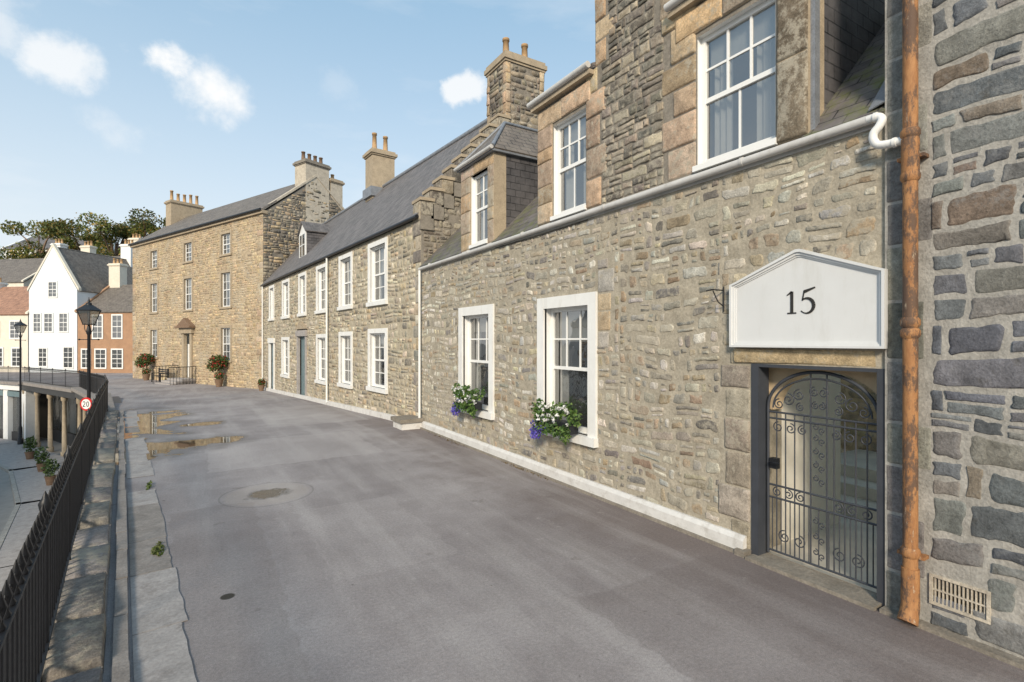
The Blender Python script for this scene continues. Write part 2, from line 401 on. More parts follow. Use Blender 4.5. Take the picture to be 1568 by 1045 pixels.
def quoins(b, F, ue, sgn, z0, z1, pal, wl=.42, ws=.24, hh=.3, w0=.0, h=.02):
    z = z0; k = 0
    while z < z1-.05:
        r = hh*R.uniform(.8, 1.2)
        if z+r > z1-.1: r = z1-z
        w = (wl if k % 2 else ws)*R.uniform(.85, 1.15); a, c = (ue, ue+w) if sgn > 0 else (ue-w, ue)
        stone(b, F, a, c, z, z+r, R.choice(pal), h, .01, .015, .05, w0); z += r; k += 1
def blocks(b, F, u0, u1, z0, z1, pal, n, w0=0., h=.02, horiz=False):
    cuts = sorted([0, 1]+[(i+R.uniform(-.2, .2))/n for i in range(1, n)])
    for i in range(n):
        if horiz: stone(b, F, u0+(u1-u0)*cuts[i], u0+(u1-u0)*cuts[i+1], z0, z1, R.choice(pal), h, .006, .01, .03, w0)
        else: stone(b, F, u0, u1, z0+(z1-z0)*cuts[i], z0+(z1-z0)*cuts[i+1], R.choice(pal), h, .006, .01, .03, w0)
def window(b, F, u0, u1, z0, z1, sw=.16, cols=3, rows=2, lc=3, lr=2, smat='white', depth=.17, sill=.1, proud=.035, curtain=True, cwid=.3, bl=None):
    if sw > 0:
        b.box(F, u0, u0+sw, z0+.001, z1, -.03, proud, smat); b.box(F, u1-sw, u1, z0+.001, z1, -.03, proud, smat)
        b.box(F, u0+sw, u1-sw, z1-sw, z1, -.03, proud-.002, smat)
    b.box(F, u0-.02, u1+.02, z0-.02, z0+sill, -.06, proud+.05, smat)
    a, c, d, e = u0+sw, u1-sw, z0+sill, z1-sw
    for q in ([F(a, d, 0), F(a, e, 0), F(a, e, -depth), F(a, d, -depth)], [F(c, d, 0), F(c, e, 0), F(c, e, -depth), F(c, d, -depth)],
              [F(a, e, 0), F(c, e, 0), F(c, e, -depth), F(a, e, -depth)], [F(a, d, 0), F(c, d, 0), F(c, d, -depth), F(a, d, -depth)]): b.poly(q, smat)
    w0, w1 = -depth, -depth+.05; t = .055
    b.box(F, a, a+t, d, e, w0, w1, 'sashwhite'); b.box(F, c-t, c, d, e, w0, w1, 'sashwhite')
    b.box(F, a+t, c-t, d, d+t*1.3, w0, w1-.004, 'sashwhite'); b.box(F, a+t, c-t, e-t, e, w0, w1-.002, 'sashwhite')
    zm = (d+e)/2; b.box(F, a+t, c-t, zm-.025, zm+.025, w0, w1-.006, 'sashwhite')
    g = .012; A, C = a+t, c-t
    for (lo, hi, nc, nr, off) in ((zm+.025, e-t, cols, rows, 0), (d+t*1.3, zm-.025, lc, lr, -.012)):
        for i in range(1, nc): x = A+(C-A)*i/nc; b.box(F, x-g, x+g, lo, hi, w0+.01+off, w1-.015+off, 'sashwhite')
        for i in range(1, nr): y = lo+(hi-lo)*i/nr; b.box(F, A, C, y-g, y+g, w0+.012+off, w1-.017+off, 'sashwhite')
    wg = -depth+.018
    b.poly([F(A, d, wg), F(C, d, wg), F(C, zm, wg), F(A, zm, wg)], 'glass')
    wg += .004
    b.poly([F(A, zm, wg), F(C, zm, wg), F(C, e, wg), F(A, e, wg)], 'glass')
    wb = -depth-1.0
    b.poly([F(a, d, wb), F(c, d, wb), F(c, e, wb), F(a, e, wb)], 'unlit_inside')
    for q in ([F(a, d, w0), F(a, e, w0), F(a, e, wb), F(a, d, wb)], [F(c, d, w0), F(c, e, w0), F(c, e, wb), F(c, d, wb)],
              [F(a, e, w0), F(c, e, w0), F(c, e, wb), F(a, e, wb)], [F(a, d, w0), F(c, d, w0), F(c, d, wb), F(a, d, wb)]): b.poly(q, 'unlit_inside')
    if curtain:
        cw = (C-A)*cwid; wc = -depth-.08
        for (x0, sg) in ((A, 1), (C, -1)):
            n = 7; pts = []
            for i in range(n+1): pts.append((x0+sg*cw*i/n, wc+(.02 if i % 2 else -.02)))
            for i in range(n):
                b.poly([F(pts[i][0], d, pts[i][1]), F(pts[i+1][0], d, pts[i+1][1]), F(pts[i+1][0], e, pts[i+1][1]), F(pts[i][0], e, pts[i][1])], 'curtain')
        bz = e-(e-d)*(bl if bl else R.choice((.15, .3, .5)))
        b.poly([F(A, bz, wc+.035), F(C, bz, wc+.035), F(C, e, wc+.035), F(A, e, wc+.035)], 'curtain')
def slab(b, pts, th, mat):
    a, c, d = Vector(pts[0]), Vector(pts[1]), Vector(pts[2]); n = (c-a).cross(d-a).normalized()
    if n.z < 0: n = -n
    top = [Vector(p) for p in pts]; bot = [p-n*th for p in top]; k = len(top)
    b.add(top+bot, [list(range(k)), list(range(k, 2*k))]+[(i, (i+1) % k, k+(i+1) % k, k+i) for i in range(k)], mat)
def chimney(b, F, u0, u1, w0, w1, z0, z1, npots, pal=None, mat='harl', pot='pot', ph=.7, cap='buff', pr=.12, cov=.1):
    b.box(F, u0, u1, z0, z1-.18, w0, w1, mat)
    b.box(F, u0-cov, u1+cov, z1-.16, z1-.04, w0-cov, w1+cov, cap); b.box(F, u0-.03, u1+.03, z1-.04, z1+.05, w0-.03, w1+.03, cap); b.box(F, u0-cov/2, u1+cov/2, z1-.22, z1-.16, w0-cov/2, w1+cov/2, cap)
    if pal:
        for (FA, a, c) in ((Fr(F(0, 0, w1), F.du, F.dw), u0, u1), (Fr(F(0, 0, w0), F.du, -F.dw), u0, u1), (Fr(F(u0, 0, 0), F.dw, -F.du), w0, w1), (Fr(F(u1, 0, 0), F.dw, F.du), w0, w1)):
            rubble(b, FA, a+.14, c-.14, z0, z1-.25, [], .26, .17, pal, h=.02, jit=.1, detail=False)
            blocks(b, FA, a, a+.15, z0, z1-.22, PALB, 7, 0, .024); blocks(b, FA, c-.15, c, z0, z1-.22, PALB, 7, 0, .024)
    wm = (w0+w1)/2
    for i in range(npots):
        u = u0+(u1-u0)*(i+.5)/npots if u1-u0 >= abs(w1-w0) else (u0+u1)/2; ww = wm if u1-u0 >= abs(w1-w0) else w0+(w1-w0)*(i+.5)/npots
        h = ph*R.uniform(.8, 1.1); r = pr
        b.tube([F(u, z1+.02, ww), F(u, z1+.1, ww), F(u, z1+.12, ww), F(u, z1+h*.9, ww), F(u, z1+h*.9, ww), F(u, z1+h, ww)], r, pot, 12, rs=[r*1.15, r*1.15, r, r*.8, r*1.0, r*1.0])

def gz(y):
    xs = [-50, 12, 22, 31, 48, 60, 400]; zs = [0, 0, -.28, -.57, -.7, -.8, -.8]
    return float(np.interp(y, xs, zs))
PAL1 = [(.46, .42, .345), (.38, .35, .29), (.31, .285, .24), (.20, .187, .165), (.56, .53, .465), (.39, .32, .225), (.43, .405, .345), (.25, .235, .21), (.50, .46, .38), (.34, .26, .18), (.46, .40, .29), (.40, .385, .35)]
PALR = [(.130, .142, .156), (.160, .170, .180), (.185, .188, .182), (.105, .115, .128), (.145, .155, .165), (.175, .185, .192), (.23, .22, .195), (.135, .142, .150), (.20, .198, .185), (.19, .155, .125)]
PALA = [(.20, .19, .175), (.23, .22, .20), (.175, .168, .158), (.25, .235, .21)]
PAL2 = [(.47, .405, .30), (.40, .355, .28), (.33, .285, .215), (.54, .48, .375), (.27, .24, .195), (.43, .34, .225)]
PAL3 = [(.45, .345, .215), (.39, .295, .19), (.50, .39, .25), (.32, .25, .17), (.47, .35, .21)]
PALB = [(.47, .335, .21), (.42, .31, .21), (.51, .39, .265), (.37, .29, .21), (.44, .35, .26)]
PALJ = [(.26, .20, .145), (.30, .235, .17), (.22, .175, .13)]
PALU = [(.23, .205, .17), (.18, .16, .135), (.30, .255, .195), (.38, .33, .25), (.14, .13, .11), (.25, .225, .19)]
PALG = [(.16, .138, .112), (.22, .19, .145), (.12, .105, .09), (.28, .235, .175)]

# ================================================================== GROUND
EY = [-30, -8, 21, 29, 37, 46, 52, 62, 75, 120]; EX = [2.6, .38, -2.62, -3.7, -5.8, -10, -14, -24, -40, -110]
def ex(y): return float(np.interp(y, EY, EX))
b = B(); S = 900; b.poly([(-S, -S, -4.7), (S, -S, -4.7), (S, S, -4.7), (-S, S, -4.7)], 'streetgrey'); b.build('ground')
b = B(); ys = list(np.arange(-30, 12, 1.5))+list(np.arange(12, 76, 1.0)); nx = 14; g = []
for y in ys:
    x0 = ex(y); g.append([(x0+(45-x0)*((i/nx)**1.6), y, gz(y)) for i in range(nx+1)])
vs = [p for r in g for p in r]; fs = [(j*(nx+1)+i, j*(nx+1)+i+1, (j+1)*(nx+1)+i+1, (j+1)*(nx+1)+i) for j in range(len(ys)-1) for i in range(nx)]
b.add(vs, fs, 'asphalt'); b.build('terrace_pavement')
b = B()
for i in range(len(EY)-1):
    for k in range(6):
        y0 = EY[i]+(EY[i+1]-EY[i])*k/6; y1 = EY[i]+(EY[i+1]-EY[i])*(k+1)/6
        if y0 < -10 or y1 > 62: continue
        d = Vector((ex(y1)-ex(y0), y1-y0, 0)); Ln = d.length; F = Fr((ex(y0), y0, -4.7), d, (-d.y, d.x, 0))
        b.box(F, 0, Ln, 0, .12, .1, 2.6, 'concrete'); b.box(F, .01, Ln-.01, -.01, .135, 2.61, 2.76, 'mortar_right')
        b.box(F, 0, Ln, 0, .006, 5.0, 5.08, 'whitewash')
b.build('street_pavement', origin=(-5, 30, -4.7))
b = B()
for i in range(len(ys)-1):
    y0, y1 = ys[i], ys[i+1]; F = Fr((ex(y0), y0, 0), (ex(y1)-ex(y0), y1-y0, 0), (-(y1-y0), ex(y1)-ex(y0), 0)); Ln = math.hypot(ex(y1)-ex(y0), y1-y0)
    if y0 < 22: b.poly([F(0, -4.7), F(Ln, -4.7), F(Ln, 0), F(0, 0)], 'mortar1')
b.build('retaining_wall')
arc = empty('shop_arcade', (-6, 37, -4.7)); b = B()
segs = [(21.5, 29, 'buff'), (29, 37, 'buff'), (37, 46, 'buff'), (46, 52, 'whitewash'), (52, 62, 'cream')]
for (y0, y1, mt) in segs:
    P0 = Vector((ex(y0), y0, 0)); P1 = Vector((ex(y1), y1, 0)); d = (P1-P0); Ln = d.length; d.normalize(); F = Fr(P0, d, (-d.y, d.x, 0)); zt = gz(y0)-.02
    b.box(F, 0, Ln, zt-.50, zt-.12, -.6, .12, 'doordark' if mt == 'buff' else mt); b.box(F, 0, Ln, zt-.12, zt+.06, -.3, .28, 'kerbstone')
    b.poly([F(0, -4.7, -1.6), F(Ln, -4.7, -1.6), F(Ln, zt-.5, -1.6), F(0, zt-.5, -1.6)], 'unlit_inside')
    n = int(Ln/2.0)
    for k in range(n+1):
        u = k*Ln/n
        if mt == 'buff':
            b.tube([F(u, -4.7, -.1), F(u, -4.4, -.1), F(u, -4.4, -.1), F(u, zt-.8, -.1), F(u, zt-.75, -.1), F(u, zt-.5, -.1)], .14, 'buff', 10, rs=[.18, .18, .12, .10, .16, .16])
            if k < n:
                b.box(F, u+.3, u+Ln/n-.3, -4.7, -3.9, -1.55, -1.4, 'doordark'); b.box(F, u+.35, u+Ln/n-.35, -3.85, zt-.8, -1.5, -1.45, 'glass')
        else:
            b.box(F, u-.3, u+.35, -4.7, zt-.5, -.5, 0, mt)
            if k < n:
                b.box(F, u+.35, u+Ln/n-.3, -4.7, -4.1, -.3, -.2, 'doordark'); b.box(F, u+.42, u+Ln/n-.36, -4.1, zt-.9, -.3, -.25, 'glass')
                b.box(F, u+.35, u+Ln/n-.3, zt-.95, zt-.6, -.05, .03, 'doorteal')
b.build('shopfronts', arc)
for (x, y) in ((-6.3, 35.0), (-7.6, 39.0), (-5.3, 31.5)):
    b = B(); P = Vector((x-.6, y, -4.58)); b.tube([P, P+Vector((0, 0, .35)), P+Vector((0, 0, .4))], .2, 'potdark', 12, rs=[.16, .22, .25])
    b.leaves(P+Vector((0, 0, .8)), (.35, .35, .55), 260, .07, [(.04, .08, .02), (.07, .11, .03)]); b.build('potted_shrub', origin=P)

Fp = Fr((.38, -8, 0), (-.1035, 1, 0), (0, 0, 1), (1, .1035, 0)); LP = 29.1
def pz(u): return gz(-8+u*.9947)
b = B(); u = 0
while u < LP:
    w = R.uniform(.6, 1.3); z = pz(u+w/2); FF = Fr(Fp.P+Vector((0, 0, z)), Fp.du, Fp.dw, Fp.dz)
    stone(b, FF, u, u+w, -.08, .355+R.uniform(0, .02), R.choice([(.25, .23, .215), (.22, .203, .19), (.28, .255, .23)]), .10, .012, .045, .04, 0.0, bev=.008)
    b.box(FF, u+.01, u+w-.01, -.07, .35, -.02, .045, 'kerbstone')
    u += w
b.build('parapet_coping', origin=(-.5, 4, 0))
b = B(); u = 0
while u < LP:
    w = R.uniform(.5, 1.3); z = pz(u+w/2); FF = Fr(Fp.P+Vector((0, 0, z)), Fp.du, Fp.dw, Fp.dz)
    j = R.uniform(-.008, .008)
    b.box(FF, u, u+w-.01, .40+j, .48+j+R.uniform(0, .015), -.03, .05+R.uniform(0, .014), 'kerbstone'); u += w
b.build('kerb', origin=(-.4, 4, 0))
b = B(); u = 5
while u < LP:
    w = R.uniform(.6, 1.6); z = pz(u+w/2)+.004; q = R.random()
    if q < .75:
        FF = Fr(Fp.P+Vector((0, 0, z)), Fp.du, Fp.dw, Fp.dz); mt = 'concrete' if q < .5 else 'kerbstone'
        n = 14; o = R.uniform(-.02, .05); s0 = R.uniform(0, 90); pts = [(u+(w-.012)*i/n, .505) for i in range(n+1)]+[(u+(w-.012)*(n-i)/n, .80+o+.018*noise.noise(Vector(((n-i)*.35, s0, 0)))) for i in range(n+1)]
        b.prism(FF, pts, 0, R.uniform(.003, .008), mt)
    u += w
b.build('drainage_channel', origin=(-.3, 4, 0))

def railing(name, pts, h=1.0, sp=.125, origin=(0, 0, 0), z0=.12, r=.009):
    b = B()
    for i in range(len(pts)-1):
        P0 = Vector((*pts[i], 0)); P1 = Vector((*pts[i+1], 0)); d = P1-P0; Ln = d.length; d.normalize(); F = Fr(P0, d, (-d.y, d.x, 0)); n = max(1, int(Ln/sp))
        za, zb = gz(P0.y), gz(P1.y)
        for (zz, t) in ((h-.1, .02), (z0+.08, .018)):
            b.hexa([F(0, za+zz-t/2, -.02), F(Ln, zb+zz-t/2, -.02), F(Ln, zb+zz+t/2, -.02), F(0, za+zz+t/2, -.02), F(0, za+zz-t/2, .02), F(Ln, zb+zz-t/2, .02), F(Ln, zb+zz+t/2, .02), F(0, za+zz+t/2, .02)], 'iron')
        for k in range(n):
            u = (k+.5)*Ln/n; z = za+(zb-za)*u/Ln; rr = r
            b.tube([F(u, z+z0-.04), F(u, z+h-.05)], rr, 'iron', 5, cap=False)
            b.tube([F(u, z+h-.1), F(u, z+h-.08), F(u, z+h-.06), F(u, z+h-.04), F(u, z+h, 0), F(u, z+h+.07)], rr, 'iron', 6, rs=[rr, rr*2.2, rr*1.0, rr*1.1, rr*2.6, .001], cap=False)
            for sg in (-1, 1):
                b.tube([F(u, z+h-.05), F(u+sg*.028, z+h-.035), F(u+sg*.036, z+h-.005), F(u+sg*.024, z+h+.012)], .006, 'iron', 4, cap=False)
            if k % 14 == 0:
                b.tube([F(u, z+z0-.04), F(u, z+h-.02)], .018, 'iron', 8); b.tube([F(u, z+h-.02), F(u, z+h), F(u, z+h+.04), F(u, z+h+.07), F(u, z+h+.12)], .02, 'iron', 8, rs=[.02, .03, .036, .02, .002])
    b.build(name, origin=origin)
railing('iron_railing', [(.44, -8), (.44-.1035*14, 6), (.44-.1035*22, 14), (.44-.1035*29, 21)], h=1.03, origin=(-.8, 4, 0), z0=.10)
railing('iron_railing', [(-2.55, 21), (-3.6, 29), (-5.7, 37), (-9.9, 46), (-13.9, 52), (-23.9, 62), (-40, 75)], origin=(-6, 37, -.6), sp=.16, z0=.04, r=.010)

# ================================================================== HOUSE 1 (no. 15)
F1 = Fr((4.61, 0, 0), (0, 1, 0), (-1, 0, 0))
h1 = empty('stone_house', (4.61, 6.8, 0))
win = [(5.325, 6.735, .68, 2.77), (8.17, 9.63, .68, 2.78)]
gate_op = (1.91, 3.05, -.05, 1.88)
def inner(o, m=.05): return (o[0]+m, o[1]-m, o[2]+m, o[3]-m)
b = B()
wallplane(b, F1, 1.9, 11.8, -.1, 3.82, [inner(o) for o in win]+[gate_op], 'mortar1')
rubble(b, F1, 4.9, 11.8, .05, 3.8, win+[(5.0, 5.32, 2.0, 3.2)], .19, .135, PAL1, seed=1, h=.008, gap=.030, skip=.05, amp=.09, jit=.17, rnd=.24)
rubble(b, F1, 3.40, 4.9, .05, 3.8, [], .20, .135, PAL1, seed=1, h=.008, gap=.030, skip=.07, amp=.08, jit=.17, rnd=.24)
rubble(b, F1, 1.95, 3.40, 2.02, 3.8, [], .21, .14, PAL1, seed=1, h=.007, gap=.030, skip=.10, amp=.08, jit=.17, rnd=.24)
quoins(b, F1, 5.32, -1, 2.0, 3.2, [(.40, .385, .34), (.35, .33, .29), (.46, .36, .24)], .30, .24, .28, h=.012)
quoins(b, F1, 3.06, 1, .02, 2.02, [(.36, .32, .25), (.31, .275, .215), (.42, .35, .24)], .34, .26, .3, h=.014)
stone(b, F1, 1.90, 3.25, 1.885, 2.03, (.42, .32, .21), .03, .004, .03, .1)
b.poly([F1(3.05, -.05), F1(3.05, 1.88), F1(3.05, 1.88, -.5), F1(3.05, -.05, -.5)], 'mortar1')
b.poly([F1(1.91, 1.88), F1(3.05, 1.88), F1(3.05, 1.88, -.5), F1(1.91, 1.88, -.5)], 'mortar1')
b.build('walls', h1)
b = B()
for o, q in zip(win, (.28, .18)): window(b, F1, *o, sw=.17, cols=3, rows=2, lc=1, lr=1, cwid=.27, bl=q)
b.build('ground_floor_windows', h1)
b = B()
b.prism(Fr((4.61, 3.1, 0), (-1, 0, 0), (0, 1, 0)), [(-.05, -.05), (.075, -.05), (.07, .14), (.03, .18), (-.05, .18)], 0, 8.66, 'plinthwhite')
b.prism(Fr((4.61, 3.08, 0), (-1, 0, 0), (0, 1, 0)), [(.0, -.05), (.10, -.05), (.095, .035), (.0, .035)], 0, 8.6, 'mortar_up')
b.build('painted_plinth', h1)
b = B()
b.tube([F1(1.98, 3.86, .06), F1(11.78, 3.84, .06)], .038, 'guttergrey', 12)
b.box(F1, 1.92, 11.78, 3.80, 3.92, -.05, .012, 'guttergrey')
for k in range(5): u = 3.1+k*2.0; b.tube([F1(u, 3.86, .06), F1(u+.03, 3.86, .06)], .044, 'guttergrey', 12)
b.tube([F1(11.70, 3.80, .08), F1(11.70, .15, .08)], .03, 'white', 10)
b.tube([F1(8.1, 3.79, .02), F1(6.9, 3.77, .022), F1(5.5, 3.78, .022)], .006, 'iron', 4)
b.build('gutter', h1)
b = B()
def roofpt(y, x): return (x, y, 3.90+(x-4.56)*1.0)
for (ya, yb, xe) in ((1.9, 2.55, 6.2), (6.7, 8.2, 7.0), (9.5, 11.8, 7.0)):
    slab(b, [roofpt(ya, 4.56), roofpt(yb, 4.56), roofpt(yb, xe), roofpt(ya, xe)], .08, 'slate_moss')
slab(b, [roofpt(8.2, 5.2), roofpt(9.5, 5.2), roofpt(9.5, 7.0), roofpt(8.2, 7.0)], .08, 'slate_moss')
slab(b, [roofpt(5.2, 5.8), roofpt(6.7, 5.8), roofpt(6.7, 7.0), roofpt(5.2, 7.0)], .08, 'slate_moss')
slab(b, [(7.0, 6.0, 6.34), (7.0, 11.8, 6.34), (9.8, 11.8, 3.6), (9.8, 6.0, 3.6)], .08, 'slate_moss')
for i in range(5):
    x0 = 4.58+i*.4; ww = .08+.045*i
    slab(b, [(x0, 1.90, 3.95+i*.4+.03), (x0, 1.94+ww, 3.95+i*.4), (x0+.42, 1.96+ww, 4.37+i*.4+.02), (x0+.42, 1.90, 4.39+i*.4+.03)], .01, 'lead')
b.build('slate_roof', h1)
b = B()
upw = [(2.80, 3.70, 3.95, 5.40), (5.56, 6.34, 3.95, 5.38)]
wallplane(b, F1, 2.52, 6.73, 3.90, 5.83, [inner(o, .01) for o in upw], 'mortar_up')
wallplane(b, F1, 4.03, 5.37, 5.83, 7.3, [], 'mortar_up')
b.poly([F1(4.03, 7.3), F1(5.37, 7.3), F1(4.7, 8.1)], 'mortar_up')
quoins(b, F1, 5.56, -1, 3.93, 5.83, PALB, .40, .28, .36); quoins(b, F1, 5.37, -1, 5.83, 7.3, PALB, .34, .2, .33)
quoins(b, F1, 3.70, 1, 3.93, 5.83, PALB, .55, .38, .36); quoins(b, F1, 4.03, 1, 5.83, 7.3, PALB, .34, .2, .33)
rubble(b, F1, 4.16, 5.24, 3.93, 5.83, [], .20, .115, PALU, seed=4, h=.014, gap=.014, jit=.07, rnd=.10, amp=.02, skip=0)
rubble(b, F1, 4.3, 5.1, 5.83, 7.3, [], .20, .115, PALU, seed=4, h=.014, gap=.014, jit=.07, rnd=.10, amp=.02, skip=0)
for (u0, u1, z0, z1, n_, hz) in ((6.35, 6.74, 3.93, 5.42, 5, False), (5.45, 6.74, 5.42, 5.70, 2, True), (2.50, 2.79, 3.93, 5.44, 2, False), (2.50, 3.98, 5.44, 5.72, 2, True)):
    b.box(F1, u0, u1, z0, z1, -.25, .015 if hz else .012, 'buff'); blocks(b, F1, u0, u1, z0, z1, PALB if (u0 > 5 or hz) else PALJ, n_, .016, .014, hz)
b.box(F1, 2.42, 4.02, 5.74, 5.80, -.3, .10, 'buff'); b.box(F1, 5.38, 6.82, 5.74, 5.80, -.3, .10, 'buff')
b.tube([F1(2.42, 5.85, .12), F1(4.02, 5.85, .12)], .045, 'guttergrey', 10); b.tube([F1(5.38, 5.85, .12), F1(6.84, 5.85, .12)], .045, 'guttergrey', 10)
b.poly([F1(2.515, 3.9, -.0), F1(2.515, 5.8, 0), F1(2.515, 5.8, -1.95)], 'slate_hung')
b.box(F1, 2.46, 2.515, 3.95, 5.74, -.10, -.02, 'lead')
b.poly([F1(6.73, 3.9, -.0), F1(6.73, 5.8, 0), F1(6.73, 5.8, -1.95)], 'slate_hung')
for yy in (4.03, 5.37): b.poly([F1(yy, 5.7, 0), F1(yy, 7.3, 0), F1(yy, 7.3, -1.4), F1(yy, 5.7, -1.4)], 'mortar1')
for (ya, yb) in ((2.42, 4.03), (5.37, 6.82)): slab(b, [F1(ya, 5.88, .06), F1(yb, 5.88, .06), F1(yb, 6.5, -1.2), F1(ya, 6.5, -1.2)], .06, 'slate')
slab(b, [F1(3.98, 7.25, .08), F1(4.70, 8.12, .08), F1(4.70, 8.12, -1.4), F1(3.98, 7.25, -1.4)], .06, 'slate'); slab(b, [F1(5.42, 7.25, .08), F1(4.70, 8.12, .08), F1(4.70, 8.12, -1.4), F1(5.42, 7.25, -1.4)], .06, 'slate')
b.build('wallhead_dormers', h1)
b = B()
for o in upw: window(b, F1, *o, sw=0.0, cols=3, rows=2, lc=2, lr=1, sill=.04, smat='sashwhite', depth=.12, proud=.0, cwid=.33, bl=.22)
b.build('upper_windows', h1)
b = B()
o = (8.42, 9.10, 3.95, 5.36)
for (u0, u1, z0, z1, n_, hz) in ((8.17, 8.41, 3.92, 5.36, 4, False), (9.11, 9.54, 3.92, 5.36, 4, False), (8.17, 9.54, 5.36, 5.56, 2, True)):
    b.box(F1, u0, u1, z0, z1, -.25, .012, 'buff'); blocks(b, F1, u0, u1, z0, z1, PALB, n_, .013, .014, hz)
window(b, F1, *o, sw=0., cols=2, rows=2, lc=2, lr=1, sill=.04, smat='sashwhite', depth=.12, proud=0.)
for yy in (8.175, 9.535): b.poly([F1(yy, 3.9, -.2), F1(yy, 5.58, -.2), F1(yy, 5.58, -1.7), F1(yy, 4.1, -.2)], 'slate_hung')
b.tube([F1(8.08, 5.62, .11), F1(9.62, 5.62, .11)], .04, 'guttergrey', 10)
b.box(F1, 8.1, 9.6, 5.565, 5.60, -1.7, .08, 'lead')
e = 5.62
slab(b, [F1(8.08, e, .09), F1(9.62, e, .09), F1(8.855, 6.46, -.62)], .03, 'slate_brown')
slab(b, [F1(8.08, e, .09), F1(8.855, 6.46, -.62), F1(8.855, 6.46, -2.6), F1(8.08, e, -1.9)], .03, 'slate_brown')
slab(b, [F1(9.62, e, .09), F1(8.855, 6.46, -.62), F1(8.855, 6.46, -2.6), F1(9.62, e, -1.9)], .03, 'slate_brown')
b.tube([F1(8.08, e+.02, .09), F1(8.855, 6.48, -.62), F1(8.855, 6.48, -2.6)], .035, 'lead', 8); b.tube([F1(9.62, e+.02, .09), F1(8.855, 6.48, -.62)], .035, 'lead', 8)
b.build('piended_dormer', h1)
b = B()
b.poly([(4.66, 3.06, -.05), (6.3, 3.06, -.05), (6.3, 3.06, 2.6), (4.66, 3.06, 2.6)], 'passwall')
b.poly([(6.3, 3.06, -.05), (6.3, 6, -.05), (6.3, 6, 2.9), (6.3, 3.06, 2.9)], 'passwall')
b.poly([(8.6, 6, -.05), (8.6, -.5, -.05), (8.6, -.5, 2.3), (8.6, 6, 2.3)], 'passtan')
b.poly([(4.66, 1.93, -.05), (12, 1.93, -.05), (12, 1.93, 10.8), (4.66, 1.93, 10.8)], 'passwall')  # unseen tall white face, added to bounce light into the passage
b.poly([(4.75, 1.93, .012), (8.6, 1.93, .012), (8.6, 6, .012), (4.75, 6, .012)], 'paleflag')
for k in range(3): b.box(Fr((0, 0, 0), (1, 0, 0), (0, 1, 0)), 6.6+k*.35, 8.55, .012+k*.15, .16+k*.15, 1.95, 3.9, 'paleflag')
Fpz = Fr((8.59, 0, 0), (0, 1, 0), (-1, 0, 0)); rubble(b, Fpz, 1.95, 6.0, 0, 2.3, [], .3, .2, [(.74, .58, .38), (.66, .52, .36), (.80, .66, .46)], detail=False)
# plastered arch just inside the gate
ap = [(3.05, 1.90), (3.05, 1.42)]+[(2.48+.50*math.cos(math.pi*i/20), 1.42+.40*math.sin(math.pi*i/20)) for i in range(21)]+[(1.915, 1.42), (1.915, 1.90)]
for i in range(22):
    x0, z0_ = ap[i+1]; x1, z1_ = ap[i+2]
    b.hexa([F1(x0, z0_, -.24), F1(x1, z1_, -.24), F1(x1, 1.90, -.24), F1(x0, 1.90, -.24), F1(x0, z0_, -.40), F1(x1, z1_, -.40), F1(x1, 1.90, -.40), F1(x0, 1.90, -.40)], 'passtan')
b.build('pend_passage', h1)

# gate
gt = B(); wg = -.10
gt.box(F1, 1.91, 1.965, -.02, 1.88, -.16, .012, 'gatedark'); gt.box(F1, 2.975, 3.05, -.02, 1.88, -.16, .012, 'gatedark'); gt.box(F1, 1.965, 2.975, 1.85, 1.88, -.16, .010, 'gatedark')
ga, gb = 1.995, 2.945; gm = (ga+gb)/2; hw = (gb-ga)/2
def archz(u, top=1.82, sp=1.46):
    q = max(0, 1-((u-gm)/hw)**2); return sp+(top-sp)*math.sqrt(q)
def gbar(pts, r=.008, n=6): gt.tube([F1(p[0], p[1], wg) for p in pts], r, 'gatedark', n)
gbar([(ga, .06), (ga, 1.46)], .015); gbar([(gb, .06), (gb, 1.46)], .015)
gbar([(gm-hw*math.cos(math.pi*i/30), archz(gm-hw*math.cos(math.pi*i/30))) for i in range(31)], .016)
gbar([(gm-(hw-.05)*math.cos(math.pi*i/30), 1.46+.30*math.sin(math.pi*i/30)) for i in range(31)], .009)
for z in (.09, .60, .72, 1.36, 1.42): gbar([(ga, z), (gb, z)], .010)
nb = 11
for i in range(1, nb):
    u = ga+(gb-ga)*i/nb
    if i in (5, 6): continue
    gbar([(u, .09), (u, 1.42)], .007)
for u in (gm-.07, gm+.07): gbar([(u, .09), (u, archz(u))], .008)
for i in range(0, nb):
    u = ga+(gb-ga)*(i+.5)/nb
    gbar([(u, .09), (u, .6)], .0055)
def spiral(cu, cz, r, a0, turns, sg=1, th=.0055):
    n = int(18*turns); pts = []
    for i in range(n+1): t = i/n; a = a0+sg*turns*2*math.pi*t; rr = r*(1-.8*t); pts.append((cu+math.cos(a)*rr, cz+math.sin(a)*rr))
    gbar(pts, th, 5)
for z in (.18, .32, .46, .84, .96, 1.08, 1.20, 1.30):
    spiral(gm-.028, z, .030, -math.pi/2, 1.2, 1); spiral(gm+.028, z+.03, .030, math.pi/2, 1.2, 1)
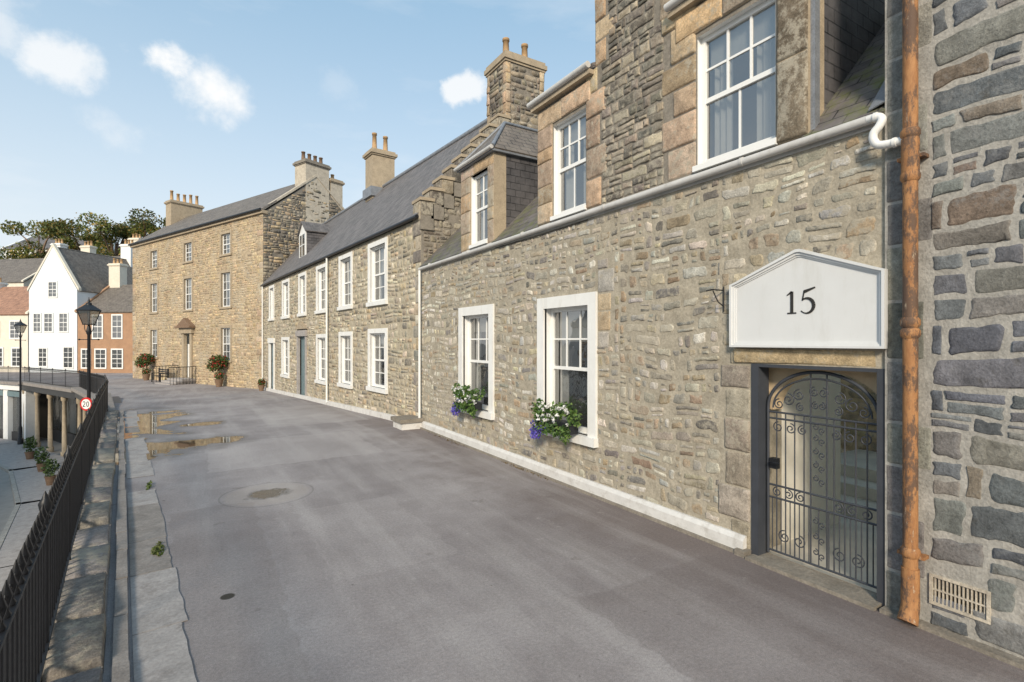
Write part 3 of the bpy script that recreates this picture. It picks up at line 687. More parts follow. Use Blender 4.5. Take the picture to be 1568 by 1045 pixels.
for (u, z, r, s) in ((ga+.11, 1.50, .05, 1), (gb-.11, 1.50, .05, -1), (ga+.2, 1.55, .06, -1), (gb-.2, 1.55, .06, 1), (ga+.3, 1.60, .055, 1), (gb-.3, 1.60, .055, -1), (gm-.04, 1.64, .045, 1), (gm+.04, 1.64, .045, -1), (gm-.03, 1.52, .035, 1), (gm+.03, 1.52, .035, -1), (ga+.31, 1.49, .04, 1), (gb-.31, 1.49, .04, -1), (ga+.09, .66, .045, 1), (ga+.2, .66, .045, -1), (ga+.31, .66, .045, 1), (gb-.09, .66, .045, -1), (gb-.2, .66, .045, 1), (gb-.31, .66, .045, -1), (ga+.1, 1.28, .05, 1), (ga+.22, 1.28, .05, -1), (gb-.1, 1.28, .05, -1), (gb-.22, 1.28, .05, 1), (ga+.33, 1.28, .045, 1), (gb-.33, 1.28, .045, -1), (ga+.16, .25, .06, 1), (gb-.16, .25, .06, -1), (ga+.3, .25, .06, -1), (gb-.3, .25, .06, 1)):
    spiral(u, z, r, math.pi/2, 1.5, s, .006)
gt.box(F1, gb-.1, gb-.03, .88, .98, -.13, -.07, 'iron'); gt.tube([F1(gb-.06, .95, -.07), F1(gb-.06, .95, -.02), F1(gb-.16, .95, -.02)], .008, 'iron', 6)
gt.build('wrought_iron_gate', origin=(4.7, 2.5, 0))
b = B(); b.box(F1, 1.93, 3.03, -.04, .03, -.14, .14, 'mortar_up'); b.box(F1, 3.05, 3.16, .0, .06, .0, .12, 'mortar_up'); b.build('doorstep', origin=(4.6, 2.5, 0))

# sign 15
b = B(); Fs = Fr((4.61, 2.56, 0), (0, -1, 0), (-1, 0, 0))
out = [(-.68, 2.04), (.68, 2.04), (.68, 2.66), (.62, 2.68), (.02, 2.915), (-.02, 2.915), (-.62, 2.68), (-.68, 2.66)]
def shr(k):
    cx, cz = 0, 2.42; return [(cx+(x-cx)*(1-k/.68), cz+(z-cz)*(1-k/.42)) for x, z in out]
b.prism(Fs, out, .0, .05, 'signwhite')
for (k0, k1, w0, w1) in ((0, .022, .05, .088), (.022, .042, .05, .072), (.042, .056, .05, .060)):
    A = shr(k0); C = shr(k1); n = len(A)
    for i in range(n):
        j = (i+1) % n
        b.hexa([Fs(*A[i], w0-.002), Fs(*A[j], w0-.002), Fs(*C[j], w0-.002), Fs(*C[i], w0-.002), Fs(*A[i], w1), Fs(*A[j], w1), Fs(*C[j], w1), Fs(*C[i], w1)], 'signwhite')
def ribbon(pts, ws):
    for i in range(len(pts)-1):
        p, q = Vector(pts[i]), Vector(pts[i+1]); d = (q-p).normalized(); n = Vector((-d.y, d.x)); a = p+n*ws[i]/2; c = p-n*ws[i]/2; e = q+n*ws[i+1]/2; f = q-n*ws[i+1]/2
        b.hexa([Fs(*a, .050), Fs(*c, .050), Fs(*f, .050), Fs(*e, .050), Fs(*a, .056), Fs(*c, .056), Fs(*f, .056), Fs(*e, .056)], 'digit')
zb = 2.345
ribbon([(-.065, zb+.012), (-.065, zb+.20)], [.026, .026]); ribbon([(-.105, zb+.006), (-.025, zb+.006)], [.012, .012]); ribbon([(-.11, zb+.168), (-.065, zb+.198)], [.008, .02])
ribbon([(.140, zb+.222), (.045, zb+.19)], [.012, .028]); ribbon([(.045, zb+.198), (.030, zb+.112)], [.010, .010])
arcp = []
for i in range(17):
    a = math.radians(130-i*(270/16)); arcp.append((.066+.062*math.cos(a), zb+.066+.066*math.sin(a)))
ribbon(arcp, [.008+.02*math.sin(math.pi*min(1, i/14)) for i in range(17)])
b.build('house_number_sign', origin=(4.6, 2.56, 2.4))
b = B()
b.tube([F1(3.36, 2.62, 0), F1(3.36, 2.62, .2), F1(3.36, 2.60, .28)], .007, 'iron', 6); b.tube([F1(3.36, 2.45, 0), F1(3.36, 2.5, .1), F1(3.36, 2.61, .18)], .006, 'iron', 6); b.tube([F1(3.36, 2.40, .01), F1(3.36, 2.66, .01)], .008, 'iron', 6)
b.build('iron_bracket', origin=(4.6, 3.36, 2.5))
def flowers(uc, zc_, name):
    b = B(); gp = [(.07, .14, .03), (.10, .19, .04), (.16, .24, .06), (.04, .09, .02)]
    b.box(F1, uc-.42, uc+.42, zc_, zc_+.15, .09, .24, 'iron')
    for k in range(8):
        b.leaves(F1(uc-.45+k*.125, zc_+.22+R.uniform(-.05, .12), .18+R.uniform(-.03, .05)), (.12, .13, .15), 90, .03, gp)
    b.leaves(F1(uc+.3, zc_+.02, .26), (.10, .18, .16), 220, .024, gp+[(.08, .08, .35), (.12, .08, .42)])
    b.leaves(F1(uc+.36, zc_-.08, .28), (.09, .15, .13), 260, .022, [(.10, .09, .45), (.16, .12, .58), (.24, .18, .62)])
    b.leaves(F1(uc-.05, zc_+.03, .26), (.08, .42, .12), 260, .028, gp)
    b.leaves(F1(uc-.35, zc_+.0, .26), (.07, .12, .16), 120, .028, gp)
    for k in range(30): b.leaves(F1(uc+R.uniform(-.45, .45), zc_+R.uniform(.12, .40), .22+R.uniform(0, .12)), (.028, .028, .028), 9, .02, [(.8, .8, .78)])
    b.build(name, origin=F1(uc, zc_, .15))
flowers(6.05, .80, 'window_box_flowers'); flowers(8.9, .80, 'window_box_flowers')

# ================================================================== TALL HOUSE RIGHT
th = empty('tall_stone_house', (4.61, -1, 0)); b = B()
Ft = Fr((4.58, 0, 0), (0, 1, 0), (-1, 0, 0))
vent = (1.29, 1.59, .20, .38)
wallplane(b, Ft, -14, 1.90, -.1, 11, [vent], 'mortar_right')
b.poly([(4.58, 1.90, -.1), (12, 1.90, -.1), (12, 1.90, 11), (4.58, 1.90, 11)], 'mortar_up')
SMAT[0] = 'stone_r'
quoins(b, Ft, 1.895, -1, .0, 11, PALA, .30, .19, .40, h=.005)
rubble(b, Ft, -4, 1.61, .02, 6.5, [vent], .31, .185, PALR, seed=6, h=.008, gap=.022, skip=0, amp=.07, jit=.10, rnd=.10)
b.box(Ft, -14, 1.9, -.05, .03, 0, .09, 'mortar_up')
SMAT[0] = 'stone'
b.build('walls', th)
b = B(); slab(b, [(4.4, -14, 11), (4.4, 2.0, 11), (8.5, 2.0, 15), (8.5, -14, 15)], .1, 'slate'); slab(b, [(12.6, -14, 11), (12.6, 2.0, 11), (8.5, 2.0, 15), (8.5, -14, 15)], .1, 'slate'); b.poly([(4.58, 1.9, 11), (12, 1.9, 11), (8.5, 1.9, 14.9)], 'mortar_right'); b.build('slate_roof', th)
b = B(); b.box(Ft, 1.27, 1.61, .18, .20, -.02, .016, 'harl'); b.box(Ft, 1.27, 1.61, .38, .40, -.02, .016, 'harl'); b.box(Ft, 1.27, 1.29, .2, .38, -.02, .016, 'harl'); b.box(Ft, 1.59, 1.61, .2, .38, -.02, .016, 'harl')
b.box(Ft, 1.29, 1.59, .2, .38, -.1, -.08, 'unlit_inside'); b.box(Ft, 1.29, 1.59, .285, .295, -.03, .008, 'harl')
for k in range(13): u = 1.298+k*.0230; b.box(Ft, u, u+.008, .2, .38, -.03, .006, 'harl')
b.build('air_vent', th)
b = B(); u = 1.70; w = .085
b.tube([Ft(u, .12, w), Ft(u, 9.5, w)], .047, 'rust', 16)
for z in (3.30, 3.62, 2.22, 2.14, .52, 5.2): b.tube([Ft(u, z-.02, w), Ft(u, z, w), Ft(u, z+.035, w), Ft(u, z+.055, w)], .07, 'rust', 16, rs=[.05, .062, .062, .05])
b.tube([Ft(u, 3.34, w), Ft(u, 3.60, w)], .056, 'rust', 16)
b.box(Ft, u-.085, u+.085, 3.45, 3.475, 0, w, 'rust'); b.box(Ft, u-.085, u+.085, .5, .525, 0, w, 'rust')
b.tube([Ft(u, .42, w), Ft(u, .14, w), Ft(u, .08, w+.02), Ft(u, .03, w+.05)], .07, 'rust', 16, rs=[.056, .058, .060, .064])
b.build('drainpipe', origin=(4.5, 1.7, 0))
b = B()
def sm(pts, n=6):
    P = [Vector(p) for p in pts]; res = []
    for i in range(len(P)-1):
        p0 = P[max(0, i-1)]; p1 = P[i]; p2 = P[i+1]; p3 = P[min(len(P)-1, i+2)]
        for k in range(n): t = k/n; res.append(.5*((2*p1)+(-p0+p2)*t+(2*p0-5*p1+4*p2-p3)*t*t+(-p0+3*p1-3*p2+p3)*t**3))
    return res+[P[-1]]
b.tube(sm([F1(2.0, 3.86, .07), F1(1.93, 3.855, .08), F1(1.895, 3.82, .09), F1(1.91, 3.77, .10), F1(1.945, 3.72, .11), F1(1.94, 3.66, .11), F1(1.89, 3.615, .11), F1(1.70, 3.60, .11)]), .031, 'white', 12)
for p in (F1(1.94, 3.855, .08), F1(1.8, 3.605, .11)): b.tube([p+Vector((0, -.012, 0)), p+Vector((0, .012, 0))], .038, 'white', 12)
b.build('waste_pipe', origin=(4.5, 1.85, 3.7))

# ================================================================== HOUSE 2 (crow-stepped gable)
d2 = Vector((-.0823, .9966, 0)); F2 = Fr((4.61, 11.8, 0), d2, (-.9966, -.0823, 0)); h2 = empty('crow_stepped_house', (3.8, 21, 0)); L2 = 19.55
def uY(y): return (y-11.8)/.9966
gw = [(13.85, 15.3, .66, 2.46), (16.7, 18.05, .58, 2.41), (19.45, 20.8, .52, 2.36), (25.2, 26.7, .42, 2.28)]
uw = [(13.85, 15.3, 3.14, 4.98), (16.7, 18.05, 3.16, 4.98), (19.45, 20.8, 3.16, 4.96), (22.3, 23.5, 3.16, 4.96), (25.2, 26.6, 3.16, 4.96), (28.4, 29.6, 3.16, 4.96)]
ws = [(uY(a), uY(c), d, e) for a, c, d, e in gw+uw]; doors = [(uY(22.2), uY(23.7), -.35, 2.5), (uY(28.3), uY(29.6), -.5, 2.2)]
b = B(); wallplane(b, F2, 0, L2, -.8, 5.1, [inner(o) for o in ws]+doors, 'mortar2')
rubble(b, F2, 0.3, L2, -.6, 5.05, ws+doors, .25, .16, PAL2, seed=11, h=.009, gap=.024, skip=.06, amp=.06, rnd=.18, detail=False)
quoins(b, F2, .0, 1, .0, 5.05, PAL1, .40, .28, .3)
for i in range(8):
    u0 = .3+i*(L2-.3)/8; u1 = u0+(L2-.3)/8; za = gz(11.8+u0)+.15; zb2 = gz(11.8+u1)+.15
    b.hexa([F2(u0, za-.4, 0), F2(u1, zb2-.4, 0), F2(u1, zb2, 0), F2(u0, za, 0), F2(u0, za-.4, .08), F2(u1, zb2-.4, .08), F2(u1, zb2, .075), F2(u0, za, .075)], 'plinthwhite')
b.build('walls', h2)
b = B()
for o in ws: window(b, F2, *o, sw=.135, depth=.15)
for (i, o) in enumerate(doors):
    a, c, d, e = o; b.box(F2, a, a+.17, d, e, -.05, .05, 'concrete' if i == 0 else 'white'); b.box(F2, c-.17, c, d, e, -.05, .05, 'concrete' if i == 0 else 'white'); b.box(F2, a-.05, c+.05, e-.2, e+.05, -.05, .09, 'concrete' if i == 0 else 'white')
    b.box(F2, a+.17, c-.17, d, e-.2, -.14, -.1, 'doorteal')
    for k in range(2):
        for q in range(3): b.box(F2, a+.25+k*.5, a+.25+k*.5+.36, d+.25+q*.72, d+.25+q*.72+.55, -.1, -.085, 'doorteal')
a, c, d, e = doors[0]; b.prism(F2, [(a-.1, e+.1), (c+.1, e+.1), ((a+c)/2, e+.42)], 0, .12, 'buff')
b.build('windows_and_doors', h2)
b = B(); b.tube([F2(0.02, 5.13, .10), F2(L2, 5.13, .10)], .05, 'iron', 8)
for uu in (uY(19.2), L2-.3): b.tube([F2(uu, 5.1, .09), F2(uu, gz(11.8+uu)+.1, .09)], .035, 'white', 8)
b.build('gutters', h2)
b = B(); zr = 8.75; wr = -3.0
slab(b, [F2(.05, 5.16, .12), F2(L2+.6, 5.16, .12), F2(L2+2.6, zr, wr), F2(.05, zr, wr)], .08, 'slate')
slab(b, [F2(.05, 5.16, -6.1), F2(L2, 5.16, -6.1), F2(L2+2.6, zr, wr), F2(.05, zr, wr)], .08, 'slate')
b.tube([F2(.05, zr+.03, wr), F2(L2+2.4, zr+.03, wr)], .08, 'lead', 8)
ud = uY(25.7); b.box(F2, ud-.65, ud+.65, 5.8, 7.25, -2.3, -.72, 'slate_hung')
slab(b, [F2(ud-.75, 7.2, -.62), F2(ud, 7.75, -.62), F2(ud, 7.75, -2.5), F2(ud-.75, 7.2, -2.5)], .05, 'slate'); slab(b, [F2(ud+.75, 7.2, -.62), F2(ud, 7.75, -.62), F2(ud, 7.75, -2.5), F2(ud+.75, 7.2, -2.5)], .05, 'slate')
b.prism(F2, [(ud-.66, 7.2), (ud+.66, 7.2), (ud, 7.7)], -.73, -.70, 'white')
b.box(F2, ud-.6, ud+.6, 5.95, 7.2, -.715, -.68, 'white'); b.box(F2, ud-.42, ud+.42, 6.1, 7.1, -.68, -.67, 'glass'); b.box(F2, ud-.02, ud+.02, 6.1, 7.1, -.67, -.655, 'white'); b.box(F2, ud-.42, ud+.42, 6.58, 6.62, -.67, -.654, 'white')
b.build('slate_roof', h2)
Fg = Fr((4.61, 11.8, 0), (1, 0, 0), (0, -1, 0)); b = B(); sl = (zr-5.16)/3.05
def gins(u, z): return z < 5.0+sl*u and z < 5.0+sl*(6.0-u)
b.prism(Fg, [(0, -.3), (6, -.3), (6, 5.1), (3, zr-.05), (0, 5.1)], -.4, 0, 'mortar_up')
rubble(b, Fg, 0.05, 5.9, 3.6, zr, [], .26, .16, PALG, inside=gins, seed=21, h=.02, gap=.02, detail=True)
n = 9
for i in range(n):
    u = i*.272-.03; z = 5.12+sl*max(0, u)
    for ui in (u, 6-u-.34):
        stw = .34
        b.box(Fg, ui, ui+stw, z-.3, z+.46, -.46, .05, 'mortar_up')
        stone(b, Fg, ui, ui+stw, z+.04, z+.40, R.choice(PALG), .02, .004, .05, .12, .05)
        stone(b, Fr(Fg(ui, 0, 0), (0, 1, 0), (-1, 0, 0)), -.05, .46, z-.1, z+.40, R.choice(PALG), .02, .004, .05, .12, 0)
        b.box(Fg, ui-.03, ui+stw+.02, z+.40, z+.475, -.49, .09, 'buff')  # paler caps: light catching the step tops, put into the colour
b.build('crow_stepped_gable', h2)
b = B(); chimney(b, Fg, 2.38, 3.62, -1.0, .03, 7.7, 9.82, 2, PALG, 'mortar_up', 'pot', .8, pr=.10, cov=.07)
FA = Fr(F2(uY(21.95), 0, wr), (.9966, .0823, 0), -d2); chimney(b, FA, -.50, .50, -.42, .42, 8.2, 10.3, 2, None, 'buff', 'pot', 1.0, pr=.11)
b.box(FA, -.6, .6, 8.3, 8.7, -.5, .5, 'lead')
b.build('chimneys', h2)
b = B(); b.box(F1, 11.62, 12.25, -.05, .16, .0, .55, 'plinthwhite'); b.box(F1, 11.58, 12.3, .16, .25, -.0, .60, 'mortar_up'); b.build('stone_mounting_block', origin=(4.3, 11.9, 0))

# ================================================================== BUILDING 3
F3 = Fr((3.0, 31.3, 0), (-.4015, .916, 0), (-.916, -.4015, 0)); h3 = empty('georgian_stone_house', (-.7, 39.6, 0)); L3 = 18.2
cols3 = [4.1, 9.05, 14.35]; ws3 = []
for i, c in enumerate(cols3):
    ws3 += [(c-.72, c+.72, 7.2, 8.68), (c-.72, c+.72, 4.05, 6.35)]
    if i != 1: ws3.append((c-.72, c+.72, .85, 3.05))
door3 = (cols3[1]-.7, cols3[1]+.7, -.3, 2.6); ZA = 11.9
b = B(); wallplane(b, F3, 0, L3, -1, 9.2, [inner(o, .08) for o in ws3]+[door3], 'mortar3')
rubble(b, F3, 0.0, L3, -.7, 9.15, ws3+[door3], .30, .17, PAL3, seed=31, h=.010, gap=.022, skip=.05, amp=.06, rnd=.16, detail=False)
quoins(b, F3, 0, 1, -.6, 9.15, PAL3+PALB, .6, .38, .38); quoins(b, F3, L3, -1, -.6, 9.15, PAL3+PALB, .6, .38, .38)
b.box(F3, -.1, L3+.1, 9.15, 9.32, -.2, .14, 'buff')
Fg3 = Fr((3.0, 31.3, 0), (.916, .4015, 0), (.4015, -.916, 0)); s3 = (ZA-9.2)/3.3
b.prism(Fg3, [(0, -1), (6.6, -1), (6.6, 9.2), (3.3, ZA), (0, 9.2)], -.3, 0, 'mortar_up')
rubble(b, Fg3, .0, 6.5, 4.5, ZA, [], .30, .17, PALG+PALG+PAL3, inside=lambda u, z: z < 9.1+s3*u and z < 9.1+s3*(6.6-u), seed=33, detail=False, h=.018)
for (a, c) in (((-.1, 9.25), (3.3, ZA+.12)), ((6.7, 9.25), (3.3, ZA+.12))):
    b.hexa([Fg3(*a, -.25), Fg3(*c, -.25), Fg3(c[0], c[1]+.14, -.25), Fg3(a[0], a[1]+.14, -.25), Fg3(*a, .06), Fg3(*c, .06), Fg3(c[0], c[1]+.14, .06), Fg3(a[0], a[1]+.14, .06)], 'harl')
b.prism(Fr(F3(L3, 0, 0), (.916, .4015, 0), (-.4015, .916, 0)), [(0, -1), (6.6, -1), (6.6, 9.2), (3.3, ZA), (0, 9.2)], -.3, 0, 'mortar3')
b.build('walls', h3)
b = B()
for o in ws3: window(b, F3, *o, sw=.16, smat='buff', depth=.14)
a, c, d, e = door3
b.box(F3, a, a+.28, d, e, -.1, .1, 'buff'); b.box(F3, c-.28, c, d, e, -.1, .1, 'buff'); b.box(F3, a-.2, c+.2, e, e+.35, -.1, .2, 'buff'); b.box(F3, a-.35, c+.35, e+.35, e+.48, -.1, .4, 'potdark')
b.prism(F3, [(a-.3, e+.48), (c+.3, e+.48), ((a+c)/2, e+1.0)], .0, .3, 'potdark')
b.box(F3, a+.28, c-.28, d, 1.9, -.2, -.15, 'white'); b.box(F3, a+.28, c-.28, 1.95, e, -.2, -.16, 'glass'); b.box(F3, a+.35, a+.66, d+.2, d+.9, -.15, -.13, 'white')
b.build('windows_and_doorcase', h3)
b = B()
slab(b, [F3(-.1, 9.34, .2), F3(L3+.1, 9.34, .2), F3(L3+.1, ZA+.1, -3.3), F3(.05, ZA+.1, -3.3)], .08, 'slate_brown'); slab(b, [F3(.05, 9.34, -6.7), F3(L3, 9.34, -6.7), F3(L3, ZA+.1, -3.3), F3(.05, ZA+.1, -3.3)], .08, 'slate_brown')
b.tube([F3(-.1, 9.34, .22), F3(L3+.1, 9.34, .22)], .07, 'iron', 8)
b.build('slate_roof', h3)
b = B(); chimney(b, Fg3, 2.6, 4.2, -1.1, .02, 9.2, 12.9, 4, None, 'harl', 'potdark', .6, cap='mortar_up'); chimney(b, Fg3, 4.35, 5.2, -.9, .0, 9.0, 12.2, 1, None, 'harl', 'pot', .5)
FL = Fr(F3(L3, 0, 0), (.916, .4015, 0), (-.4015, .916, 0)); chimney(b, FL, 2.2, 4.5, -1.0, -.05, 10.2, 13.1, 5, None, 'buff', 'pot', .8)
b.build('chimneys', h3)
b = B(); um = cols3[1]
for k in range(3): b.box(F3, um-1.1, um+1.1, -.75, -.62+.12*k+.06, 0, 1.5-.35*k, 'concrete')
for sgn in (-1, 1):
    for k in range(9): b.tube([F3(um+sgn*1.25, -.7, .1+k*.18), F3(um+sgn*1.25, .45, .1+k*.18)], .014, 'iron', 5)
    b.box(F3, um+sgn*1.25-.02, um+sgn*1.25+.02, .45, .49, .05, 1.6, 'iron')
b.build('entrance_steps', origin=F3(um, -.6, .8))
b = B(); Fb = Fr(F3(um+2.4, -.68, .5), F3.du, F3.dw)
for k in range(4): b.box(Fb, -.75, .75, .42, .45, .05+k*.11, .13+k*.11, 'iron')
for k in range(3): b.box(Fb, -.75, .75, .55+k*.13, .63+k*.13, 0, .03, 'iron')
for x in (-.7, .66): b.box(Fb, x, x+.05, 0, .95, -.02, .04, 'iron'); b.box(Fb, x, x+.05, 0, .62, .42, .47, 'iron'); b.box(Fb, x, x+.05, .6, .64, .04, .47, 'iron')
b.build('bench', origin=Fb(0, 0, 0))
def planter(P, name, s=1.):
    b = B(); P = Vector(P)
    b.tube([P, P+Vector((0, 0, .05)), P+Vector((0, 0, .4*s)), P+Vector((0, 0, .45*s))], .2, 'potdark', 14, rs=[.15*s, .16*s, .24*s, .26*s])
    gp = [(.05, .10, .02), (.08, .14, .03), (.04, .07, .02), (.10, .15, .04)]
    if s >= 1: b.tube([P+Vector((0, 0, .4)), P+Vector((.02, 0, 1.4))], .025, 'potdark', 6)
    b.leaves(P+Vector((0, 0, .65*s)), (.3*s, .3*s, .3*s), 300, .05, gp+[(.45, .03, .02)])
    if s >= 1:
        b.leaves(P+Vector((0, 0, 1.5)), (.6, .6, .45), 1000, .06, gp+[(.45, .03, .03)])
        b.leaves(P+Vector((-.2, .1, 1.2)), (.55, .55, .35), 500, .06, gp+[(.5, .03, .03)])
    b.build(name, origin=P)
planter(F3(4.0, gz(35), .45), 'flower_planter'); planter(F3(14.3, gz(44), .5), 'flower_planter'); planter(F2(L2-1.2, gz(30.2), .3), 'flower_pot', .7)

# ================================================================== OTHER HOUSES
def house(name, P0, P1, depth, zb, ze, zr, wall, roof, wins, gable_front=False, chims=(), surr='white'):
    P0 = Vector((*P0, 0)); P1 = Vector((*P1, 0)); d = P1-P0; Ln = d.length; d.normalize(); n = Vector((-d.y, d.x, 0))
    if n.y > 0: n = -n
    F = Fr(P0, d, n); e = empty(name, (P0+P1)/2); b = B()
    if gable_front:
        b.prism(F, [(0, zb), (Ln, zb), (Ln, ze), (Ln/2, zr), (0, ze)], -depth, 0, wall)
        for s in (-1, 1):
            x = 0 if s < 0 else Ln; slab(b, [F(x+s*.15, ze-.1, -.2), F(Ln/2, zr+.05, -.2), F(Ln/2, zr+.05, -depth), F(x+s*.15, ze-.1, -depth)], .1, roof)
            b.hexa([F(x+s*.18, ze-.1, .02), F(Ln/2, zr+.02, .02), F(Ln/2, zr+.3, .02), F(x+s*.18, ze+.15, .02), F(x+s*.18, ze-.1, -.25), F(Ln/2, zr+.02, -.25), F(Ln/2, zr+.3, -.25), F(x+s*.18, ze+.15, -.25)], 'cream')
    else:
        FX = Fr(F(0, 0, 0), n, d); b.prism(FX, [(0, zb), (0, ze), (-depth/2, zr-.05), (-depth, ze), (-depth, zb)], 0, Ln, wall)
        slab(b, [F(-.1, ze-.02, .15), F(Ln+.1, ze-.02, .15), F(Ln+.1, zr, -depth/2), F(-.1, zr, -depth/2)], .1, roof); slab(b, [F(-.1, ze-.02, -depth-.15), F(Ln+.1, ze-.02, -depth-.15), F(Ln+.1, zr, -depth/2), F(-.1, zr, -depth/2)], .1, roof)
        for x in (-.16, Ln-.1):
            b.hexa([F(x, ze, .16), F(x+.26, ze, .16), F(x+.26, zr+.02, -depth/2), F(x, zr+.02, -depth/2), F(x, ze+.16, .16), F(x+.26, ze+.16, .16), F(x+.26, zr+.18, -depth/2), F(x, zr+.18, -depth/2)], wall)
    b.build('walls_and_roof', e); b = B()
    for (u, z0, z1, w) in wins:
        F_ = Fr(F(0, 0, .01), d, n)
        t = .12
        b.box(F_, u-w/2-t, u+w/2+t, z0-t, z0, 0, .05, surr); b.box(F_, u-w/2-t, u+w/2+t, z1, z1+t, 0, .05, surr); b.box(F_, u-w/2-t, u-w/2, z0, z1, 0, .048, surr); b.box(F_, u+w/2, u+w/2+t, z0, z1, 0, .048, surr)
        b.box(F_, u-w/2, u+w/2, z0, z1, 0, .01, 'unlit_inside'); b.poly([F_(u-w/2, z0, .014), F_(u+w/2, z0, .014), F_(u+w/2, z1, .014), F_(u-w/2, z1, .014)], 'glass')
        b.box(F_, u-.02, u+.02, z0, z1, .014, .03, 'sashwhite'); b.box(F_, u-w/2, u+w/2, (z0+z1)/2-.03, (z0+z1)/2+.03, .014, .031, 'sashwhite')
        for q in (.25, .75): b.box(F_, u-w/2, u+w/2, z0+(z1-z0)*q-.015, z0+(z1-z0)*q+.015, .014, .028, 'sashwhite')
    if wins: b.build('windows', e)
    if chims:
        b = B()
        for (u, w, z0, z1, n_, m_) in chims: chimney(b, F, u-.6, u+.6, w-.4, w+.4, z0, z1, n_, None, m_, 'pot', .6, cap=m_)
        b.build('chimneys', e)
house('orange_house', (-4.0, 56.1), (-9.5, 60.6), 7, -.9, 4.75, 7.6, 'orange', 'slate_brown', [(3.0, 2.4, 4.4, .9), (5.0, 2.4, 4.4, .9), (3.0, -.3, 1.3, 1.0), (4.7, -.3, 1.3, 1.0), (6.2, -.3, 1.3, .8)], chims=[(6.5, -3.5, 6.5, 9.6, 3, 'cream')])
house('white_gabled_house', (-9.55, 60.65), (-13.5, 63.9), 9, -.9, 6.8, 10.8, 'palebl', 'slate_brown', [(.9, -.3, 1.5, .9), (3.0, 3.0, 4.6, .8), (4.2, 3.0, 4.6, .7), (1.4, 3.0, 4.6, .8), (2.55, 6.2, 7.5, .8), (3.6, -.2, 1.4, .8)], True, [(2.6, -8, 8.5, 12.4, 3, 'whitewash')])
house('cream_cottage', (-13.6, 64.0), (-21, 70.1), 7, -.9, 4.6, 7.6, 'cream', 'redtile', [(1.2, -.2, 1.4, .9), (3.2, -.2, 1.4, .9), (5.2, -.2, 1.4, .9), (1.4, 2.4, 3.9, .9), (3.6, 2.4, 3.9, .9), (6.0, 2.4, 3.9, .9)], chims=[(.8, -3.5, 6.5, 9.2, 2, 'whitewash'), (8, -3.5, 6, 8, 2, 'whitewash')])
house('slate_roof_house', (-7.2, 68.4), (-14.5, 74.2), 9, -.9, 7.4, 12.0, 'cream', 'slate_brown', [(1.5, 4, 5.6, .9)], chims=[(.9, -3.0, 10, 13.6, 3, 'cream'), (8.6, -4.5, 10, 13.2, 3, 'cream')])
house('harled_house', (-16.5, 76), (-26, 84), 9, -.9, 8.6, 12, 'cream', 'slate_brown', [(1.5, 5.6, 7.2, .9), (4.5, 5.6, 7.2, .9), (7.5, 5.6, 7.2, .9)], chims=[(.8, -4.5, 11, 13.6, 3, 'whitewash')])
house('large_white_house', (-14.7, 96.8), (-24.6, 103.2), 10, -.9, 15.6, 18.6, 'whitewash', 'slate', [(2, 12.7, 14.8, 1.2), (5, 12.7, 14.8, 1.2), (8, 12.7, 14.8, 1.2)], chims=[(1, -5, 17.5, 20.4, 3, 'whitewash'), (7.5, -5, 17.5, 20.4, 3, 'whitewash')])
yy = -14
for (ln, wl, rf, h_) in ((13, 'cream', 'slate', 3.6), (11, 'whitewash', 'redtile', 2.6), (12, 'cream', 'slate', 4.0), (12, 'whitewash', 'slate', 3.2)):
    house('harbour_side_house', (-17, yy+ln), (-17.1, yy+.1), 8, -4.7, h_, h_+2.8, wl, rf, [(u, z, z+1.5, 1.) for u in (2, 5, 8) for z in (-3.8, -.9, 1.0)])
    yy += ln

